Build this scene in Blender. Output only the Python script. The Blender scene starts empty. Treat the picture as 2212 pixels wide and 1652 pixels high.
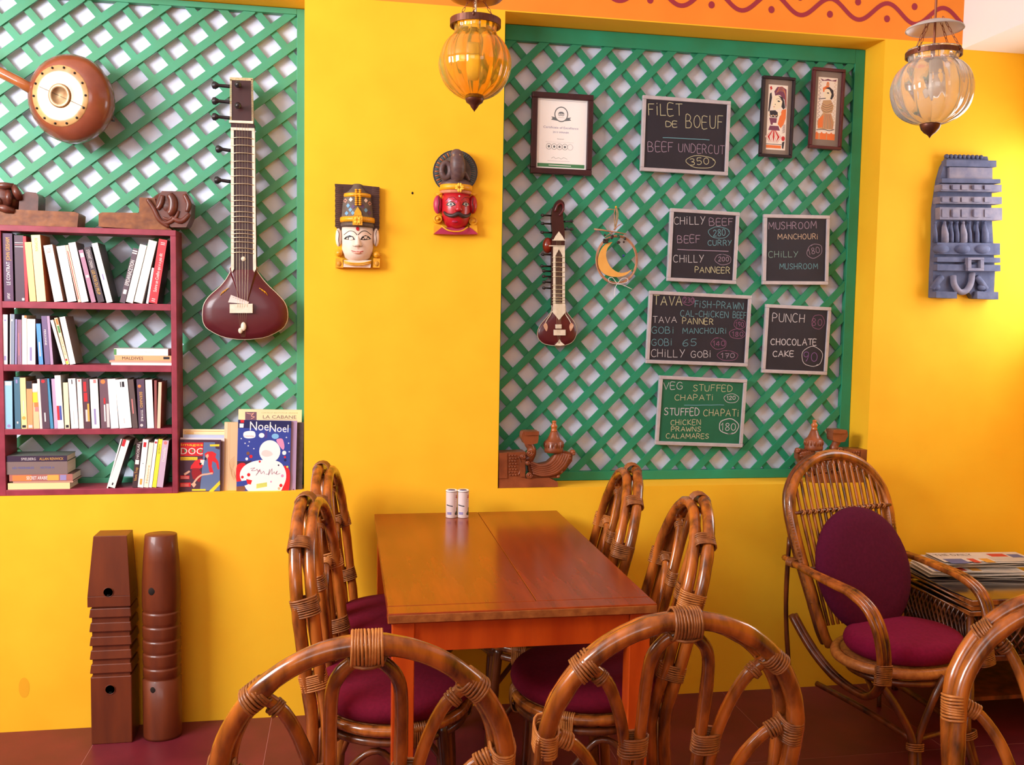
import bpy, math, random
from mathutils import Vector, Matrix
random.seed(7)
SC = bpy.context.scene
COL = SC.collection

# ---------------------------------------------------------------- camera
CAM_D, YAW, PITCH, ROLL, FPX = 3.4776, .1766, .0705, .017, 2018.5
CPOS = Vector((0, -CAM_D, 1.5))
FW = Vector((math.sin(YAW)*math.cos(PITCH), math.cos(YAW)*math.cos(PITCH), -math.sin(PITCH)))
R0 = Vector((math.cos(YAW), -math.sin(YAW), 0))
U0 = R0.cross(FW)
cr, sr = math.cos(ROLL), math.sin(ROLL)
RT = R0*cr + U0*sr
UP = U0*cr - R0*sr
cd = bpy.data.cameras.new('camera')
cam = bpy.data.objects.new('camera', cd)
COL.objects.link(cam)
cd.sensor_width = 36
cd.lens = FPX/2212*36
m3 = Matrix((RT, UP, -FW)).transposed()
cam.matrix_world = Matrix.Translation(CPOS) @ m3.to_4x4()
cd.clip_start = .05
SC.camera = cam

# ---------------------------------------------------------------- light and exposure
SC.view_settings.view_transform = 'Standard'
SC.view_settings.look = 'None'
SC.view_settings.gamma = 1
SC.view_settings.use_curve_mapping = False
SC.view_settings.exposure = 0.0
wd = bpy.data.worlds.new('world')
SC.world = wd
wd.use_nodes = True
bg = wd.node_tree.nodes['Background']
bg.inputs[0].default_value = (.80, .90, 1.0, 1)
bg.inputs[1].default_value = .16
def area(name, loc, target, sx, sy, power, colour):
    l = bpy.data.lights.new(name, 'AREA')
    l.shape = 'RECTANGLE'; l.size = sx; l.size_y = sy; l.energy = power; l.color = colour
    o = bpy.data.objects.new(name, l)
    COL.objects.link(o)
    o.location = loc
    o.rotation_euler = (Vector(target)-Vector(loc)).to_track_quat('-Z', 'Y').to_euler()
    return o
# daylight through the openings: left of and behind the camera, and the window in the right wall
area('daylight_left', (-2.85, -2.0, 2.45), (.3, 0, 1.9), 1.8, 1.0, 176, (.96, .98, 1))
area('daylight_front', (-1.4, -6.1, 2.5), (.1, 0, 1.75), 3.4, 1.1, 48, (.95, .98, 1))
area('daylight_window', (2.835, -.42, 1.86), (1.2, -.30, 1.60), .72, .78, 11, (.93, .96, 1))

# ---------------------------------------------------------------- measuring helpers: a pixel of the photo -> a point on a real plane
def ray(px, py):
    a, b = px-1106, py-826
    x = cr*a + sr*b; y = -sr*a + cr*b
    return FW*FPX + R0*x - U0*y
def W(px, py, Y=0.0):
    d = ray(px, py); t = (Y-CPOS.y)/d.y
    return CPOS + d*t
def WZ(px, py, Z):
    d = ray(px, py); t = (Z-CPOS.z)/d.z
    return CPOS + d*t

# ---------------------------------------------------------------- materials
def lin(c):
    out = []
    for v in c[:3]:
        v = v/255.0
        out.append(v/12.92 if v <= .04045 else ((v+.055)/1.055)**2.4)
    return (out[0], out[1], out[2], 1)
MATS = {}
def mat(name, c1, c2=None, scale=(8, 8, 8), rough=.5, bump=0., metal=0., coat=0., trans=0., ior=1.45, detail=4., spec=.5, mid=.5, wid=.5, sheen=0., emit=0.):
    if name in MATS: return MATS[name]
    m = bpy.data.materials.new(name)
    m.use_nodes = True
    nt = m.node_tree; N = nt.nodes; L = nt.links
    b = N['Principled BSDF']
    b.inputs['Base Color'].default_value = lin(c1)
    b.inputs['Roughness'].default_value = rough
    b.inputs['Metallic'].default_value = metal
    b.inputs['Coat Weight'].default_value = coat
    b.inputs['Coat Roughness'].default_value = .12
    b.inputs['Transmission Weight'].default_value = trans
    b.inputs['IOR'].default_value = ior
    b.inputs['Specular IOR Level'].default_value = spec
    if sheen:
        b.inputs['Sheen Weight'].default_value = sheen
    if emit:
        b.inputs['Emission Color'].default_value = lin(c1)
        b.inputs['Emission Strength'].default_value = emit
    if c2 is not None or bump:
        tc = N.new('ShaderNodeTexCoord'); mp = N.new('ShaderNodeMapping'); nz = N.new('ShaderNodeTexNoise')
        mp.inputs['Scale'].default_value = scale
        nz.inputs['Scale'].default_value = 1.0
        nz.inputs['Detail'].default_value = detail
        L.new(tc.outputs['Object'], mp.inputs['Vector']); L.new(mp.outputs['Vector'], nz.inputs['Vector'])
        if c2 is not None:
            r = N.new('ShaderNodeValToRGB')
            r.color_ramp.elements[0].position = max(0, mid-wid*.5); r.color_ramp.elements[1].position = min(1, mid+wid*.5)
            r.color_ramp.elements[0].color = lin(c2); r.color_ramp.elements[1].color = lin(c1)
            L.new(nz.outputs['Fac'], r.inputs['Fac']); L.new(r.outputs['Color'], b.inputs['Base Color'])
        if bump:
            bp = N.new('ShaderNodeBump'); bp.inputs['Strength'].default_value = min(1, bump); bp.inputs['Distance'].default_value = .004
            L.new(nz.outputs['Fac'], bp.inputs['Height']); L.new(bp.outputs['Normal'], b.inputs['Normal'])
    MATS[name] = m
    return m
def paint(name, c, rough=.6):
    return mat('ink_'+name, c, None, rough=rough)

M_wall = mat('yellow_wall_paint', (254, 198, 36), (251, 186, 26), (5, 5, 5), .75, .12, detail=8)
M_jamb = M_wall
M_orange = mat('orange_wall_paint', (250, 148, 44), (244, 138, 38), (6, 6, 6), .75, .1, detail=8)
M_maroon_paint = mat('maroon_wall_paint', (160, 48, 62), None, rough=.7)
M_white = mat('white_ceiling_paint', (252, 252, 255), (246, 246, 252), (3, 3, 3), .8, .05)
M_plaster = mat('off_white_plaster', (234, 238, 255), (222, 224, 250), (14, 14, 14), .85, .25)
M_green = mat('green_lattice_paint', (34, 146, 112), (42, 130, 90), (9, 9, 9), .5, .12, detail=6)
M_tile = mat('red_oxide_tile', (118, 36, 48), (88, 26, 36), (5, 5, 5), .38, .04, detail=6)
M_grout = mat('tile_joint', (170, 110, 104), None, rough=.9)
M_maroon = mat('maroon_shelf_paint', (158, 58, 78), (126, 42, 58), (20, 20, 20), .45, .08)
M_ratt = mat('varnished_rattan', (180, 98, 34), (66, 30, 13), (30, 30, 8), .25, .12, coat=.5, detail=5, mid=.47, wid=.34)
M_ratt2 = mat('dark_rattan', (128, 62, 24), (48, 20, 12), (26, 26, 9), .34, .12, coat=.4, detail=5, mid=.5, wid=.4)
M_cane = mat('cane_binding', (168, 102, 50), (100, 52, 24), (60, 60, 60), .42, .2, coat=.2)
M_cane2 = mat('pale_cane_binding', (204, 132, 66), (158, 90, 40), (60, 60, 60), .42, .2, coat=.2)
M_seat = mat('magenta_cushion_fabric', (128, 14, 58), (112, 10, 48), (90, 90, 90), .9, .25, spec=.2)
M_seat2 = mat('maroon_cushion_fabric', (114, 14, 42), (100, 11, 36), (90, 90, 90), .9, .25, spec=.2)
M_plum = mat('plum_cushion_fabric', (88, 14, 46), (76, 11, 40), (90, 90, 90), .9, .25, spec=.2)
M_tabletop = mat('glossy_table_wood', (154, 58, 14), (122, 42, 9), (26, 3, 10), .22, .03, coat=.12, detail=6)
M_tableleg = mat('orange_stained_wood', (204, 80, 18), (172, 56, 10), (24, 24, 4), .3, .05, coat=.4)
M_tableedge = mat('worn_table_edge', (120, 58, 24), (176, 104, 48), (40, 40, 40), .45, .3)
M_carve = mat('reddish_carved_wood', (158, 84, 48), (100, 48, 26), (14, 14, 14), .38, .25, coat=.25)
M_carve2 = mat('dark_carved_wood', (112, 56, 40), (66, 30, 24), (16, 16, 16), .42, .35, coat=.25)
M_carve3 = mat('worn_bare_wood', (150, 92, 48), (98, 50, 30), (30, 12, 40), .5, .3)
M_pillar = mat('reddish_brown_pillar_wood', (118, 52, 20), (86, 34, 14), (18, 18, 3), .45, .08, coat=.2)
M_hole = mat('dark_hole', (30, 18, 12), None, rough=.9)
M_blue = mat('blue_grey_weathered_wood', (102, 106, 134), (72, 78, 108), (24, 24, 24), .8, .5)
M_blue2 = mat('pale_weathered_wood', (144, 136, 148), (106, 106, 132), (24, 24, 24), .8, .5)
M_gold = mat('gold_paint', (242, 180, 38), (220, 146, 22), (40, 40, 40), .4, .1)
M_black = mat('black_paint', (26, 22, 24), None, rough=.4)
M_dark = mat('dark_wood_paint', (56, 32, 28), (36, 20, 18), (18, 18, 60), .5, .2)
M_bronze = mat('bronze_metal', (112, 68, 52), (84, 48, 38), (40, 40, 40), .4, .1, metal=.6)
M_steel = mat('brushed_aluminium', (200, 196, 204), (180, 176, 186), (30, 30, 30), .45, .05, metal=.25)
M_slate = mat('blackboard_slate', (40, 38, 50), (33, 31, 42), (12, 12, 12), .6, .05)
M_greenboard = mat('greenboard_surface', (28, 106, 76), (22, 94, 66), (12, 12, 12), .6, .05)
M_ivory = mat('ivory_inlay', (236, 226, 208), (214, 200, 176), (60, 60, 60), .45)
M_sitar = mat('sitar_lacquer', (92, 28, 36), (78, 20, 28), (6, 6, 6), .38, .02, coat=.2)
M_sitar_neck = mat('sitar_neck_wood', (68, 34, 34), (52, 24, 26), (20, 20, 6), .35, .05)
M_shell = mat('sitar_gourd_lacquer', (140, 44, 24), (108, 28, 18), (6, 6, 6), .25, .05, coat=.5)
M_fret = mat('fret_metal', (214, 202, 170), None, rough=.3, metal=.7)
M_peg = mat('black_peg_wood', (34, 28, 34), None, rough=.35, coat=.3)
M_paper = mat('book_paper', (236, 226, 206), (214, 200, 176), (3, 3, 200), .9)
M_glass_amber = mat('amber_glass', (255, 218, 104), None, rough=.05, trans=.88, ior=1.42)
M_glass_clear = mat('clear_glass', (252, 248, 244), None, rough=.04, trans=.86, ior=1.42)
M_glass_frost = mat('cloudy_glass_dish', (235, 230, 228), None, rough=.35, trans=.6, ior=1.3)
M_bulb = mat('white_bulb_glass', (250, 246, 235), None, rough=.2, spec=.6)
M_cord = mat('pale_cord', (226, 206, 176), None, rough=.6)
M_chain = mat('rusty_chain', (150, 92, 70), None, rough=.5, metal=.5)

# ---------------------------------------------------------------- mesh builder
def smooth_path(pts, k=6, closed=False):
    P = [Vector(p) for p in pts]; n = len(P)
    if n < 3 or k < 2: return P
    out = []
    rng = range(n if closed else n-1)
    for i in rng:
        if closed: p0, p1, p2, p3 = P[(i-1) % n], P[i], P[(i+1) % n], P[(i+2) % n]
        else: p0, p1, p2, p3 = P[max(i-1, 0)], P[i], P[i+1], P[min(i+2, n-1)]
        for j in range(k):
            t = j/k
            out.append(.5*((2*p1)+(p2-p0)*t+(2*p0-5*p1+4*p2-p3)*t*t+(3*p1-p0-3*p2+p3)*t**3))
    if not closed: out.append(P[-1])
    return out
class MB:
    def __init__(s): s.v = []; s.f = []; s.m = []; s.s = []
    def add(s, vs, fs, m=0, sm=False):
        o = len(s.v); s.v.extend([tuple(v) for v in vs])
        for f in fs: s.f.append(tuple(i+o for i in f)); s.m.append(m); s.s.append(sm)
        return s
    def box(s, a, b, m=0, rot=None, piv=None):
        a = Vector(a); b = Vector(b)
        vs = [Vector((x, y, z)) for x in (a.x, b.x) for y in (a.y, b.y) for z in (a.z, b.z)]
        if rot is not None:
            piv = Vector(piv) if piv is not None else (a+b)/2
            vs = [piv + rot @ (v-piv) for v in vs]
        return s.add(vs, [(0, 1, 3, 2), (4, 6, 7, 5), (0, 4, 5, 1), (2, 3, 7, 6), (0, 2, 6, 4), (1, 5, 7, 3)], m)
    def hexa(s, p8, m=0):   # bottom ring 4, top ring 4
        return s.add(p8, [(3, 2, 1, 0), (4, 5, 6, 7), (0, 1, 5, 4), (1, 2, 6, 5), (2, 3, 7, 6), (3, 0, 4, 7)], m)
    def tube(s, path, r, n=8, closed=False, m=0, flat=1.0, cap=True):
        P = [Vector(p) for p in path]; k = len(P)
        rr = r if isinstance(r, (list, tuple)) else [r]*k
        T = []
        for i in range(k):
            if closed: t = P[(i+1) % k]-P[(i-1) % k]
            else: t = P[min(i+1, k-1)]-P[max(i-1, 0)]
            T.append(t.normalized() if t.length > 1e-9 else Vector((0, 0, 1)))
        up = Vector((0, 0, 1)) if abs(T[0].z) < .9 else Vector((0, 1, 0))
        nn = T[0].cross(up).normalized(); vs = []
        for i in range(k):
            nn = (nn - T[i]*nn.dot(T[i])).normalized(); bb = T[i].cross(nn)
            for j in range(n):
                a = 2*math.pi*j/n
                vs.append(P[i]+(nn*math.cos(a)+bb*math.sin(a)*flat)*rr[i])
        fs = []
        for i in range(k if closed else k-1):
            i2 = (i+1) % k
            for j in range(n):
                j2 = (j+1) % n
                fs.append((i*n+j, i*n+j2, i2*n+j2, i2*n+j))
        if not closed and cap:
            fs.append(tuple(range(n-1, -1, -1))); fs.append(tuple((k-1)*n+j for j in range(n)))
        return s.add(vs, fs, m, True)
    def lathe(s, prof, c=(0, 0, 0), n=24, m=0, M=None, rib=None, sx=1, sy=1):
        c = Vector(c); vs = []; fs = []
        for (r, z) in prof:
            for j in range(n):
                a = 2*math.pi*j/n
                q = r*(rib(a, z) if rib else 1)
                v = Vector((q*math.cos(a)*sx, q*math.sin(a)*sy, z))
                if M is not None: v = M @ v
                vs.append(c+v)
        k = len(prof)
        for i in range(k-1):
            for j in range(n):
                j2 = (j+1) % n
                fs.append((i*n+j, i*n+j2, (i+1)*n+j2, (i+1)*n+j))
        if prof[0][0] > 1e-5: fs.append(tuple(range(n-1, -1, -1)))
        if prof[-1][0] > 1e-5: fs.append(tuple((k-1)*n+j for j in range(n)))
        return s.add(vs, fs, m, True)
    def ball(s, c, r, n=10, m=0):
        if not isinstance(r, (tuple, list)): r = (r, r, r)
        c = Vector(c); vs = []; fs = []; h = max(4, n//2+1)
        for i in range(h+1):
            t = math.pi*i/h
            for j in range(n):
                a = 2*math.pi*j/n
                vs.append(c+Vector((r[0]*math.sin(t)*math.cos(a), r[1]*math.sin(t)*math.sin(a), -r[2]*math.cos(t))))
        for i in range(h):
            for j in range(n):
                j2 = (j+1) % n; fs.append((i*n+j, i*n+j2, (i+1)*n+j2, (i+1)*n+j))
        return s.add(vs, fs, m, True)
    def prism(s, poly, y0, y1, m=0, mf=None, inset=0):   # outline in (x, z), clockwise or not, extruded from y0 (front) to y1 (back)
        n = len(poly)
        if inset:
            cx = sum(p[0] for p in poly)/n; cz = sum(p[1] for p in poly)/n
            fr = [(cx+(p[0]-cx)*(1-inset), cz+(p[1]-cz)*(1-inset)) for p in poly]
        else: fr = poly
        vs = [(p[0], y0, p[1]) for p in fr]+[(p[0], y1, p[1]) for p in poly]
        s.add(vs, [tuple(range(n))], m if mf is None else mf)
        s.add(vs, [tuple(range(2*n-1, n-1, -1))]+[(i, n+i, n+(i+1) % n, (i+1) % n) for i in range(n)], m)
        return s
    def half(s, lev, y0, n=12, m=0, e=1.0):    # front-facing relief: levels (z, cx, halfwidth, depth)
        vs = []; fs = []
        for (z, cx, w, d) in lev:
            for j in range(n+1):
                a = math.pi*j/n
                vs.append((cx-w*math.cos(a), y0-d*(abs(math.sin(a))**e), z))
        k = n+1
        for i in range(len(lev)-1):
            for j in range(n):
                fs.append((i*k+j, i*k+j+1, (i+1)*k+j+1, (i+1)*k+j))
            fs.append((i*k+n, i*k, (i+1)*k, (i+1)*k+n))
        fs.append(tuple(range(k-1, -1, -1))); fs.append(tuple((len(lev)-1)*k+j for j in range(k)))
        return s.add(vs, fs, m, True)
    def build(s, name, mats, parent=None, loc=(0, 0, 0), off=None, bevel=0, solid=0, sub=0):
        me = bpy.data.meshes.new(name)
        vs = s.v if off is None else [(v[0]-off[0], v[1]-off[1], v[2]-off[2]) for v in s.v]
        me.from_pydata(vs, [], s.f)
        if not isinstance(mats, (list, tuple)): mats = [mats]
        for mm in mats: me.materials.append(mm)
        if len(mats) > 1: me.polygons.foreach_set('material_index', s.m)
        me.polygons.foreach_set('use_smooth', s.s)
        me.update(); me.validate()
        import bmesh
        bm = bmesh.new(); bm.from_mesh(me); bmesh.ops.recalc_face_normals(bm, faces=bm.faces); bm.to_mesh(me); bm.free()
        if any(s.s) and not all(s.s):
            me.update()
        o = bpy.data.objects.new(name, me); COL.objects.link(o)
        o.location = loc
        if parent is not None: o.parent = parent
        if bevel:
            b = o.modifiers.new('bevel', 'BEVEL'); b.width = bevel; b.segments = 2; b.limit_method = 'ANGLE'; b.angle_limit = .6
        if solid:
            b = o.modifiers.new('wall', 'SOLIDIFY'); b.thickness = solid; b.offset = -1
        return o
def tagit(o, label, cat, group=None, kind=None):
    if label: o['label'] = label
    if cat: o['category'] = cat
    if group: o['group'] = group
    if kind: o['kind'] = kind
    return o
class Thing:
    def __init__(s, name, label, cat, loc=(0, 0, 0), rz=0, group=None, kind=None):
        s.o = bpy.data.objects.new(name, None); COL.objects.link(s.o)
        s.o.empty_display_size = .05; s.parts = {}
        s.loc = Vector(loc); s.o.location = s.loc; s.o.rotation_euler = (0, 0, rz)
        tagit(s.o, label, cat, group, kind)
    def part(s, name, mb, mats, world=True, label=None, parent=None, under=None, **k):   # world=True: the builder holds world coordinates
        if under: parent = s.parts[under]
        o = mb.build(name, mats, parent or s.o, off=s.loc if (world) else None, **k)
        s.parts[name] = o
        if label: o['label'] = label
        return o
def struct(name, mb, mats, parent=None, **k):
    o = mb.build(name, mats, parent, **k)
    if parent is None: o['kind'] = 'structure'
    return o

# ---------------------------------------------------------------- lettering
G = {
'A': (.8, [[(0, 0), (.38, 1), (.76, 0)], [(.14, .36), (.62, .36)]]),
'B': (.7, [[(0, 0), (0, 1), (.42, .96), (.52, .76), (.38, .55), (0, .52)], [(.38, .54), (.62, .36), (.58, .1), (.4, 0), (0, 0)]]),
'C': (.7, [[(.62, .88), (.45, 1), (.2, .95), (.03, .7), (0, .4), (.12, .1), (.38, 0), (.64, .1)]]),
'D': (.75, [[(0, 0), (0, 1), (.35, .97), (.62, .75), (.68, .45), (.55, .14), (.3, 0), (0, 0)]]),
'E': (.62, [[(.56, 1), (0, 1), (0, 0), (.56, 0)], [(0, .52), (.46, .52)]]),
'F': (.6, [[(.56, 1), (0, 1), (0, 0)], [(0, .52), (.44, .52)]]),
'G': (.75, [[(.66, .86), (.45, 1), (.2, .95), (.02, .68), (0, .38), (.12, .1), (.4, 0), (.66, .12), (.66, .46), (.4, .46)]]),
'H': (.72, [[(0, 0), (0, 1)], [(.64, 0), (.64, 1)], [(0, .5), (.64, .5)]]),
'I': (.2, [[(.08, 0), (.08, 1)]]),
'i': (.22, [[(.08, 0), (.08, .72)], [(.08, .92), (.09, .98)]]),
'J': (.6, [[(.5, 1), (.5, .25), (.35, .02), (.12, .03), (0, .22)]]),
'K': (.7, [[(0, 0), (0, 1)], [(.58, 1), (0, .45), (.62, 0)]]),
'L': (.58, [[(0, 1), (0, 0), (.54, 0)]]),
'M': (.9, [[(0, 0), (.06, 1), (.42, .35), (.78, 1), (.84, 0)]]),
'N': (.76, [[(0, 0), (0, 1), (.66, 0), (.66, 1)]]),
'O': (.8, [[(.36, 1), (.12, .86), (0, .5), (.12, .12), (.36, 0), (.6, .12), (.72, .5), (.6, .86), (.36, 1)]]),
'P': (.66, [[(0, 0), (0, 1), (.4, .97), (.58, .76), (.42, .5), (0, .46)]]),
'R': (.7, [[(0, 0), (0, 1), (.4, .97), (.56, .76), (.4, .54), (0, .5)], [(.26, .5), (.62, 0)]]),
'S': (.66, [[(.58, .88), (.38, 1), (.12, .94), (.04, .74), (.2, .56), (.46, .44), (.58, .24), (.42, .03), (.16, 0), (0, .14)]]),
'T': (.7, [[(0, 1), (.66, 1)], [(.33, 1), (.33, 0)]]),
'U': (.74, [[(0, 1), (.02, .3), (.16, .03), (.42, 0), (.62, .16), (.66, 1)]]),
'V': (.74, [[(0, 1), (.34, 0), (.68, 1)]]),
'W': (.95, [[(0, 1), (.2, 0), (.45, .7), (.68, 0), (.9, 1)]]),
'Y': (.7, [[(0, 1), (.32, .5)], [(.64, 1), (.14, 0)]]),
'0': (.68, [[(.3, 1), (.08, .84), (0, .5), (.08, .14), (.3, 0), (.52, .14), (.6, .5), (.52, .84), (.3, 1)]]),
'1': (.34, [[(0, .72), (.22, 1), (.22, 0)]]),
'2': (.64, [[(.02, .8), (.2, 1), (.46, .94), (.52, .7), (.3, .36), (0, 0), (.58, .02)]]),
'3': (.6, [[(.03, .94), (.3, 1), (.5, .84), (.42, .6), (.18, .52), (.46, .42), (.54, .2), (.34, 0), (.02, .04)]]),
'4': (.62, [[(.4, 0), (.4, 1), (0, .34), (.56, .34)]]),
'5': (.62, [[(.54, 1), (.08, 1), (.04, .56), (.34, .6), (.54, .36), (.42, .06), (.16, 0), (0, .1)]]),
'6': (.64, [[(.5, .94), (.22, .8), (.02, .4), (.1, .06), (.36, 0), (.56, .22), (.44, .46), (.18, .44), (.04, .26)]]),
'7': (.6, [[(0, .98), (.54, 1), (.2, 0)], [(.1, .5), (.46, .5)]]),
'8': (.64, [[(.3, .54), (.08, .74), (.18, .97), (.42, .97), (.52, .74), (.3, .54), (.04, .26), (.14, .02), (.42, .02), (.56, .26), (.3, .54)]]),
'9': (.62, [[(.5, .66), (.3, .46), (.08, .56), (.04, .84), (.24, 1), (.48, .92), (.5, .66), (.42, .26), (.26, 0)]]),
'-': (.55, [[(.04, .5), (.46, .5)]]),
'.': (.22, [[(.08, .42), (.12, .44)]]),
' ': (.5, []),
}
FCACHE = {}
def font_mesh(txt):
    if txt in FCACHE: return FCACHE[txt]
    cu = bpy.data.curves.new('t', 'FONT'); cu.body = txt; cu.size = 1.0; cu.resolution_u = 2
    ob = bpy.data.objects.new('t', cu); COL.objects.link(ob)
    dg = bpy.context.evaluated_depsgraph_get()
    me = bpy.data.meshes.new_from_object(ob.evaluated_get(dg))
    vs = [tuple(v.co) for v in me.vertices]; fs = [tuple(p.vertices) for p in me.polygons]
    bpy.data.objects.remove(ob); bpy.data.curves.remove(cu); bpy.data.meshes.remove(me)
    x0 = min(v[0] for v in vs); x1 = max(v[0] for v in vs)
    FCACHE[txt] = ([((v[0]-x0)/(x1-x0), v[1]/.72) for v in vs], fs)
    return FCACHE[txt]
class Panel:
    """a flat face in the scene: origin at its top left, u to the right, v downwards, metres"""
    def __init__(s, o, ux, dn, nrm): s.o = Vector(o); s.u = Vector(ux).normalized(); s.d = Vector(dn).normalized(); s.n = Vector(nrm).normalized(); s.mb = MB(); s.k = 0
    def P(s, u, v, h=.0004): return s.o + s.u*u + s.d*v + s.n*h
    def uv(s, px, py):      # photo pixel -> (u, v) on this face
        d = ray(px, py); t = (s.o-CPOS).dot(s.n)/d.dot(s.n); q = CPOS+d*t-s.o
        return q.dot(s.u), q.dot(s.d)
    def h(s): s.k += 1; return .0003+.00001*(s.k % 90)
    def fill(s, pts, m, h=None):
        h = h or s.h()
        s.mb.add([s.P(a, b, h) for a, b in pts], [tuple(range(len(pts)))], m)
    def rect(s, u0, v0, u1, v1, m, h=None): s.fill([(u0, v0), (u1, v0), (u1, v1), (u0, v1)], m, h)
    def ell(s, u, v, ru, rv, m, n=18, rot=0, h=None):
        c, q = math.cos(rot), math.sin(rot)
        s.fill([(u+ru*math.cos(6.2832*i/n)*c-rv*math.sin(6.2832*i/n)*q, v+ru*math.cos(6.2832*i/n)*q+rv*math.sin(6.2832*i/n)*c) for i in range(n)], m, h)
    def line(s, pts, w, m, h=None, closed=False):
        h = h or s.h(); P = [Vector((a, b)) for a, b in pts]
        if closed: P.append(P[0])
        P = [q for i, q in enumerate(P) if i == 0 or (q-P[i-1]).length > 1e-6]
        n = len(P)
        if n < 2: return
        L = []; R = []
        for i in range(n):
            d0 = (P[i]-P[i-1]).normalized() if i else None; d1 = (P[i+1]-P[i]).normalized() if i < n-1 else None
            if closed and i == 0: d0 = (P[0]-P[-2]).normalized()
            if closed and i == n-1: d1 = (P[1]-P[0]).normalized()
            d = (d0 or d1)+(d1 or d0)
            d = d.normalized() if d.length > .2 else (d1 or d0)
            q = Vector((-d.y, d.x)); k = 1/max(.55, abs(q.dot(Vector((-(d1 or d0).y, (d1 or d0).x)))))
            e = d*w*.3*(0 if closed else (-1 if i == 0 else 1 if i == n-1 else 0))
            L.append(P[i]+e+q*w*.5*k); R.append(P[i]+e-q*w*.5*k)
        s.mb.add([s.P(a.x, a.y, h) for a in L]+[s.P(a.x, a.y, h) for a in R], [(i, i+1, n+i+1, n+i) for i in range(n-1)], m)
    def ring(s, u, v, ru, rv, w, m, n=20, rot=0, gap=0):
        c, q = math.cos(rot), math.sin(rot)
        s.line([(u+ru*math.cos(6.2832*i/n)*c-rv*math.sin(6.2832*i/n)*q, v+ru*math.cos(6.2832*i/n)*q+rv*math.sin(6.2832*i/n)*c) for i in range(n+1-gap)], w, m)
    def chalk(s, txt, a, b, hh, m, w=.0026, jit=.04):   # a, b: photo pixels of the baseline ends, hh: letter height in metres
        (u0, v0), (u1, v1) = s.uv(*a), s.uv(*b)
        tot = sum(G[c][0] for c in txt)+.2*(len(txt)-1)
        L = math.hypot(u1-u0, v1-v0); du, dv = (u1-u0)/L, (v1-v0)/L; sc = L/tot; x = 0
        for c in txt:
            wd_, st = G[c]; jx = random.uniform(-jit, jit); jy = random.uniform(-jit, jit); js = random.uniform(.94, 1.05)
            for l in st:
                q = []
                for (gx, gy) in l:
                    X = (x+gx+jx)*sc; Yh = (gy*js+jy)*hh
                    q.append((u0+du*X+dv*Yh*0+Yh*dv, v0+dv*X-Yh*du))
                if len(q) > 3:
                    q = [(p.x, p.y) for p in smooth_path([(a_, b_, 0) for a_, b_ in q], 3)]
                s.line(q, w, m)
            x += wd_+.2
    def type(s, txt, u, v, wid, hei, m, vert=0):     # set type; vert 1: reading downwards, -1: upwards
        vs, fs = font_mesh(txt); h = s.h()
        out = []
        for (x, y) in vs:
            if vert == 0: out.append(s.P(u+x*wid, v-y*hei, h))
            elif vert == 1: out.append(s.P(u+y*hei, v+x*wid, h))
            else: out.append(s.P(u-y*hei, v-x*wid, h))
        s.mb.add(out, fs, m)
def panel_px(TL, TR, BR, BL, Y):
    a, b, c, d = [W(p[0], p[1], Y) for p in (TL, TR, BR, BL)]
    ux = ((b-a)+(c-d)).normalized(); wdt = ((b-a).length+(c-d).length)/2; hgt = ((d-a).length+(c-b).length)/2
    dn = Vector((ux.z, 0, -ux.x)); ctr = (a+b+c+d)/4
    p = Panel(ctr-ux*wdt/2-dn*hgt/2, ux, dn, (0, -1, 0)); p.w = wdt; p.hh = hgt
    return p
def slab(p, u0, v0, u1, v1, y0, y1, mb, m=0):    # block lying on panel p between depths y0 (towards viewer, negative) and y1
    q = [p.P(u, v, -yy) for yy in (y1, y0) for (u, v) in ((u0, v0), (u1, v0), (u1, v1), (u0, v1))]
    mb.hexa(q, m)

# ================================================================ the room
XL, XR = -3.0, 2.86          # side walls
NX0, NX1 = -1.75, -.149      # left recess
RX0, RX1 = .5722, 2.1006     # right recess
ZS, ZT, ZC, ND, PD = .8455, 2.6231, 3.35, .215, .176
mb = MB()
mb.box((XL-.2, 0, -.02), (XR+.2, .42, ZS))
mb.box((XL-.2, 0, ZS), (NX0, .42, ZT)); mb.box((NX1, 0, ZS), (RX0, .42, ZT)); mb.box((RX1, 0, ZS), (XR+.2, .42, ZT))
wall_b = struct('wall_back', mb, M_wall)
mb = MB(); mb.box((XL-.2, 0, ZT), (XR+.2, .42, ZC)); band = struct('trim_1', mb, M_orange)
mb = MB(); mb.box((NX0, 0, ZT-.004), (NX1, ND, ZT)); mb.box((RX0, 0, ZT-.004), (RX1, ND, ZT)); struct('recess_soffit', mb, M_wall, wall_b)
mb = MB(); mb.box((NX0, PD, ZS), (NX1, PD+.02, ZT)); mb.box((RX0, PD, ZS), (RX1, PD+.02, ZT)); struct('recess_plaster', mb, M_plaster, wall_b)
mb = MB(); mb.ball(W(891, 417, 0), (.004, .002, .005), 8); struct('nail_hole', mb, M_hole, wall_b)
p = Panel((0, 0, 0), (1, 0, 0), (0, 0, -1), (0, -1, 0)); c_ = W(52, 1485, 0)
p.ell(c_.x, -c_.z, .018, .037, 0, 20, h=.0004); struct('damp_stain', p.mb, mat('wall_stain', (238, 174, 28), None, rough=.8), wall_b)
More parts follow.
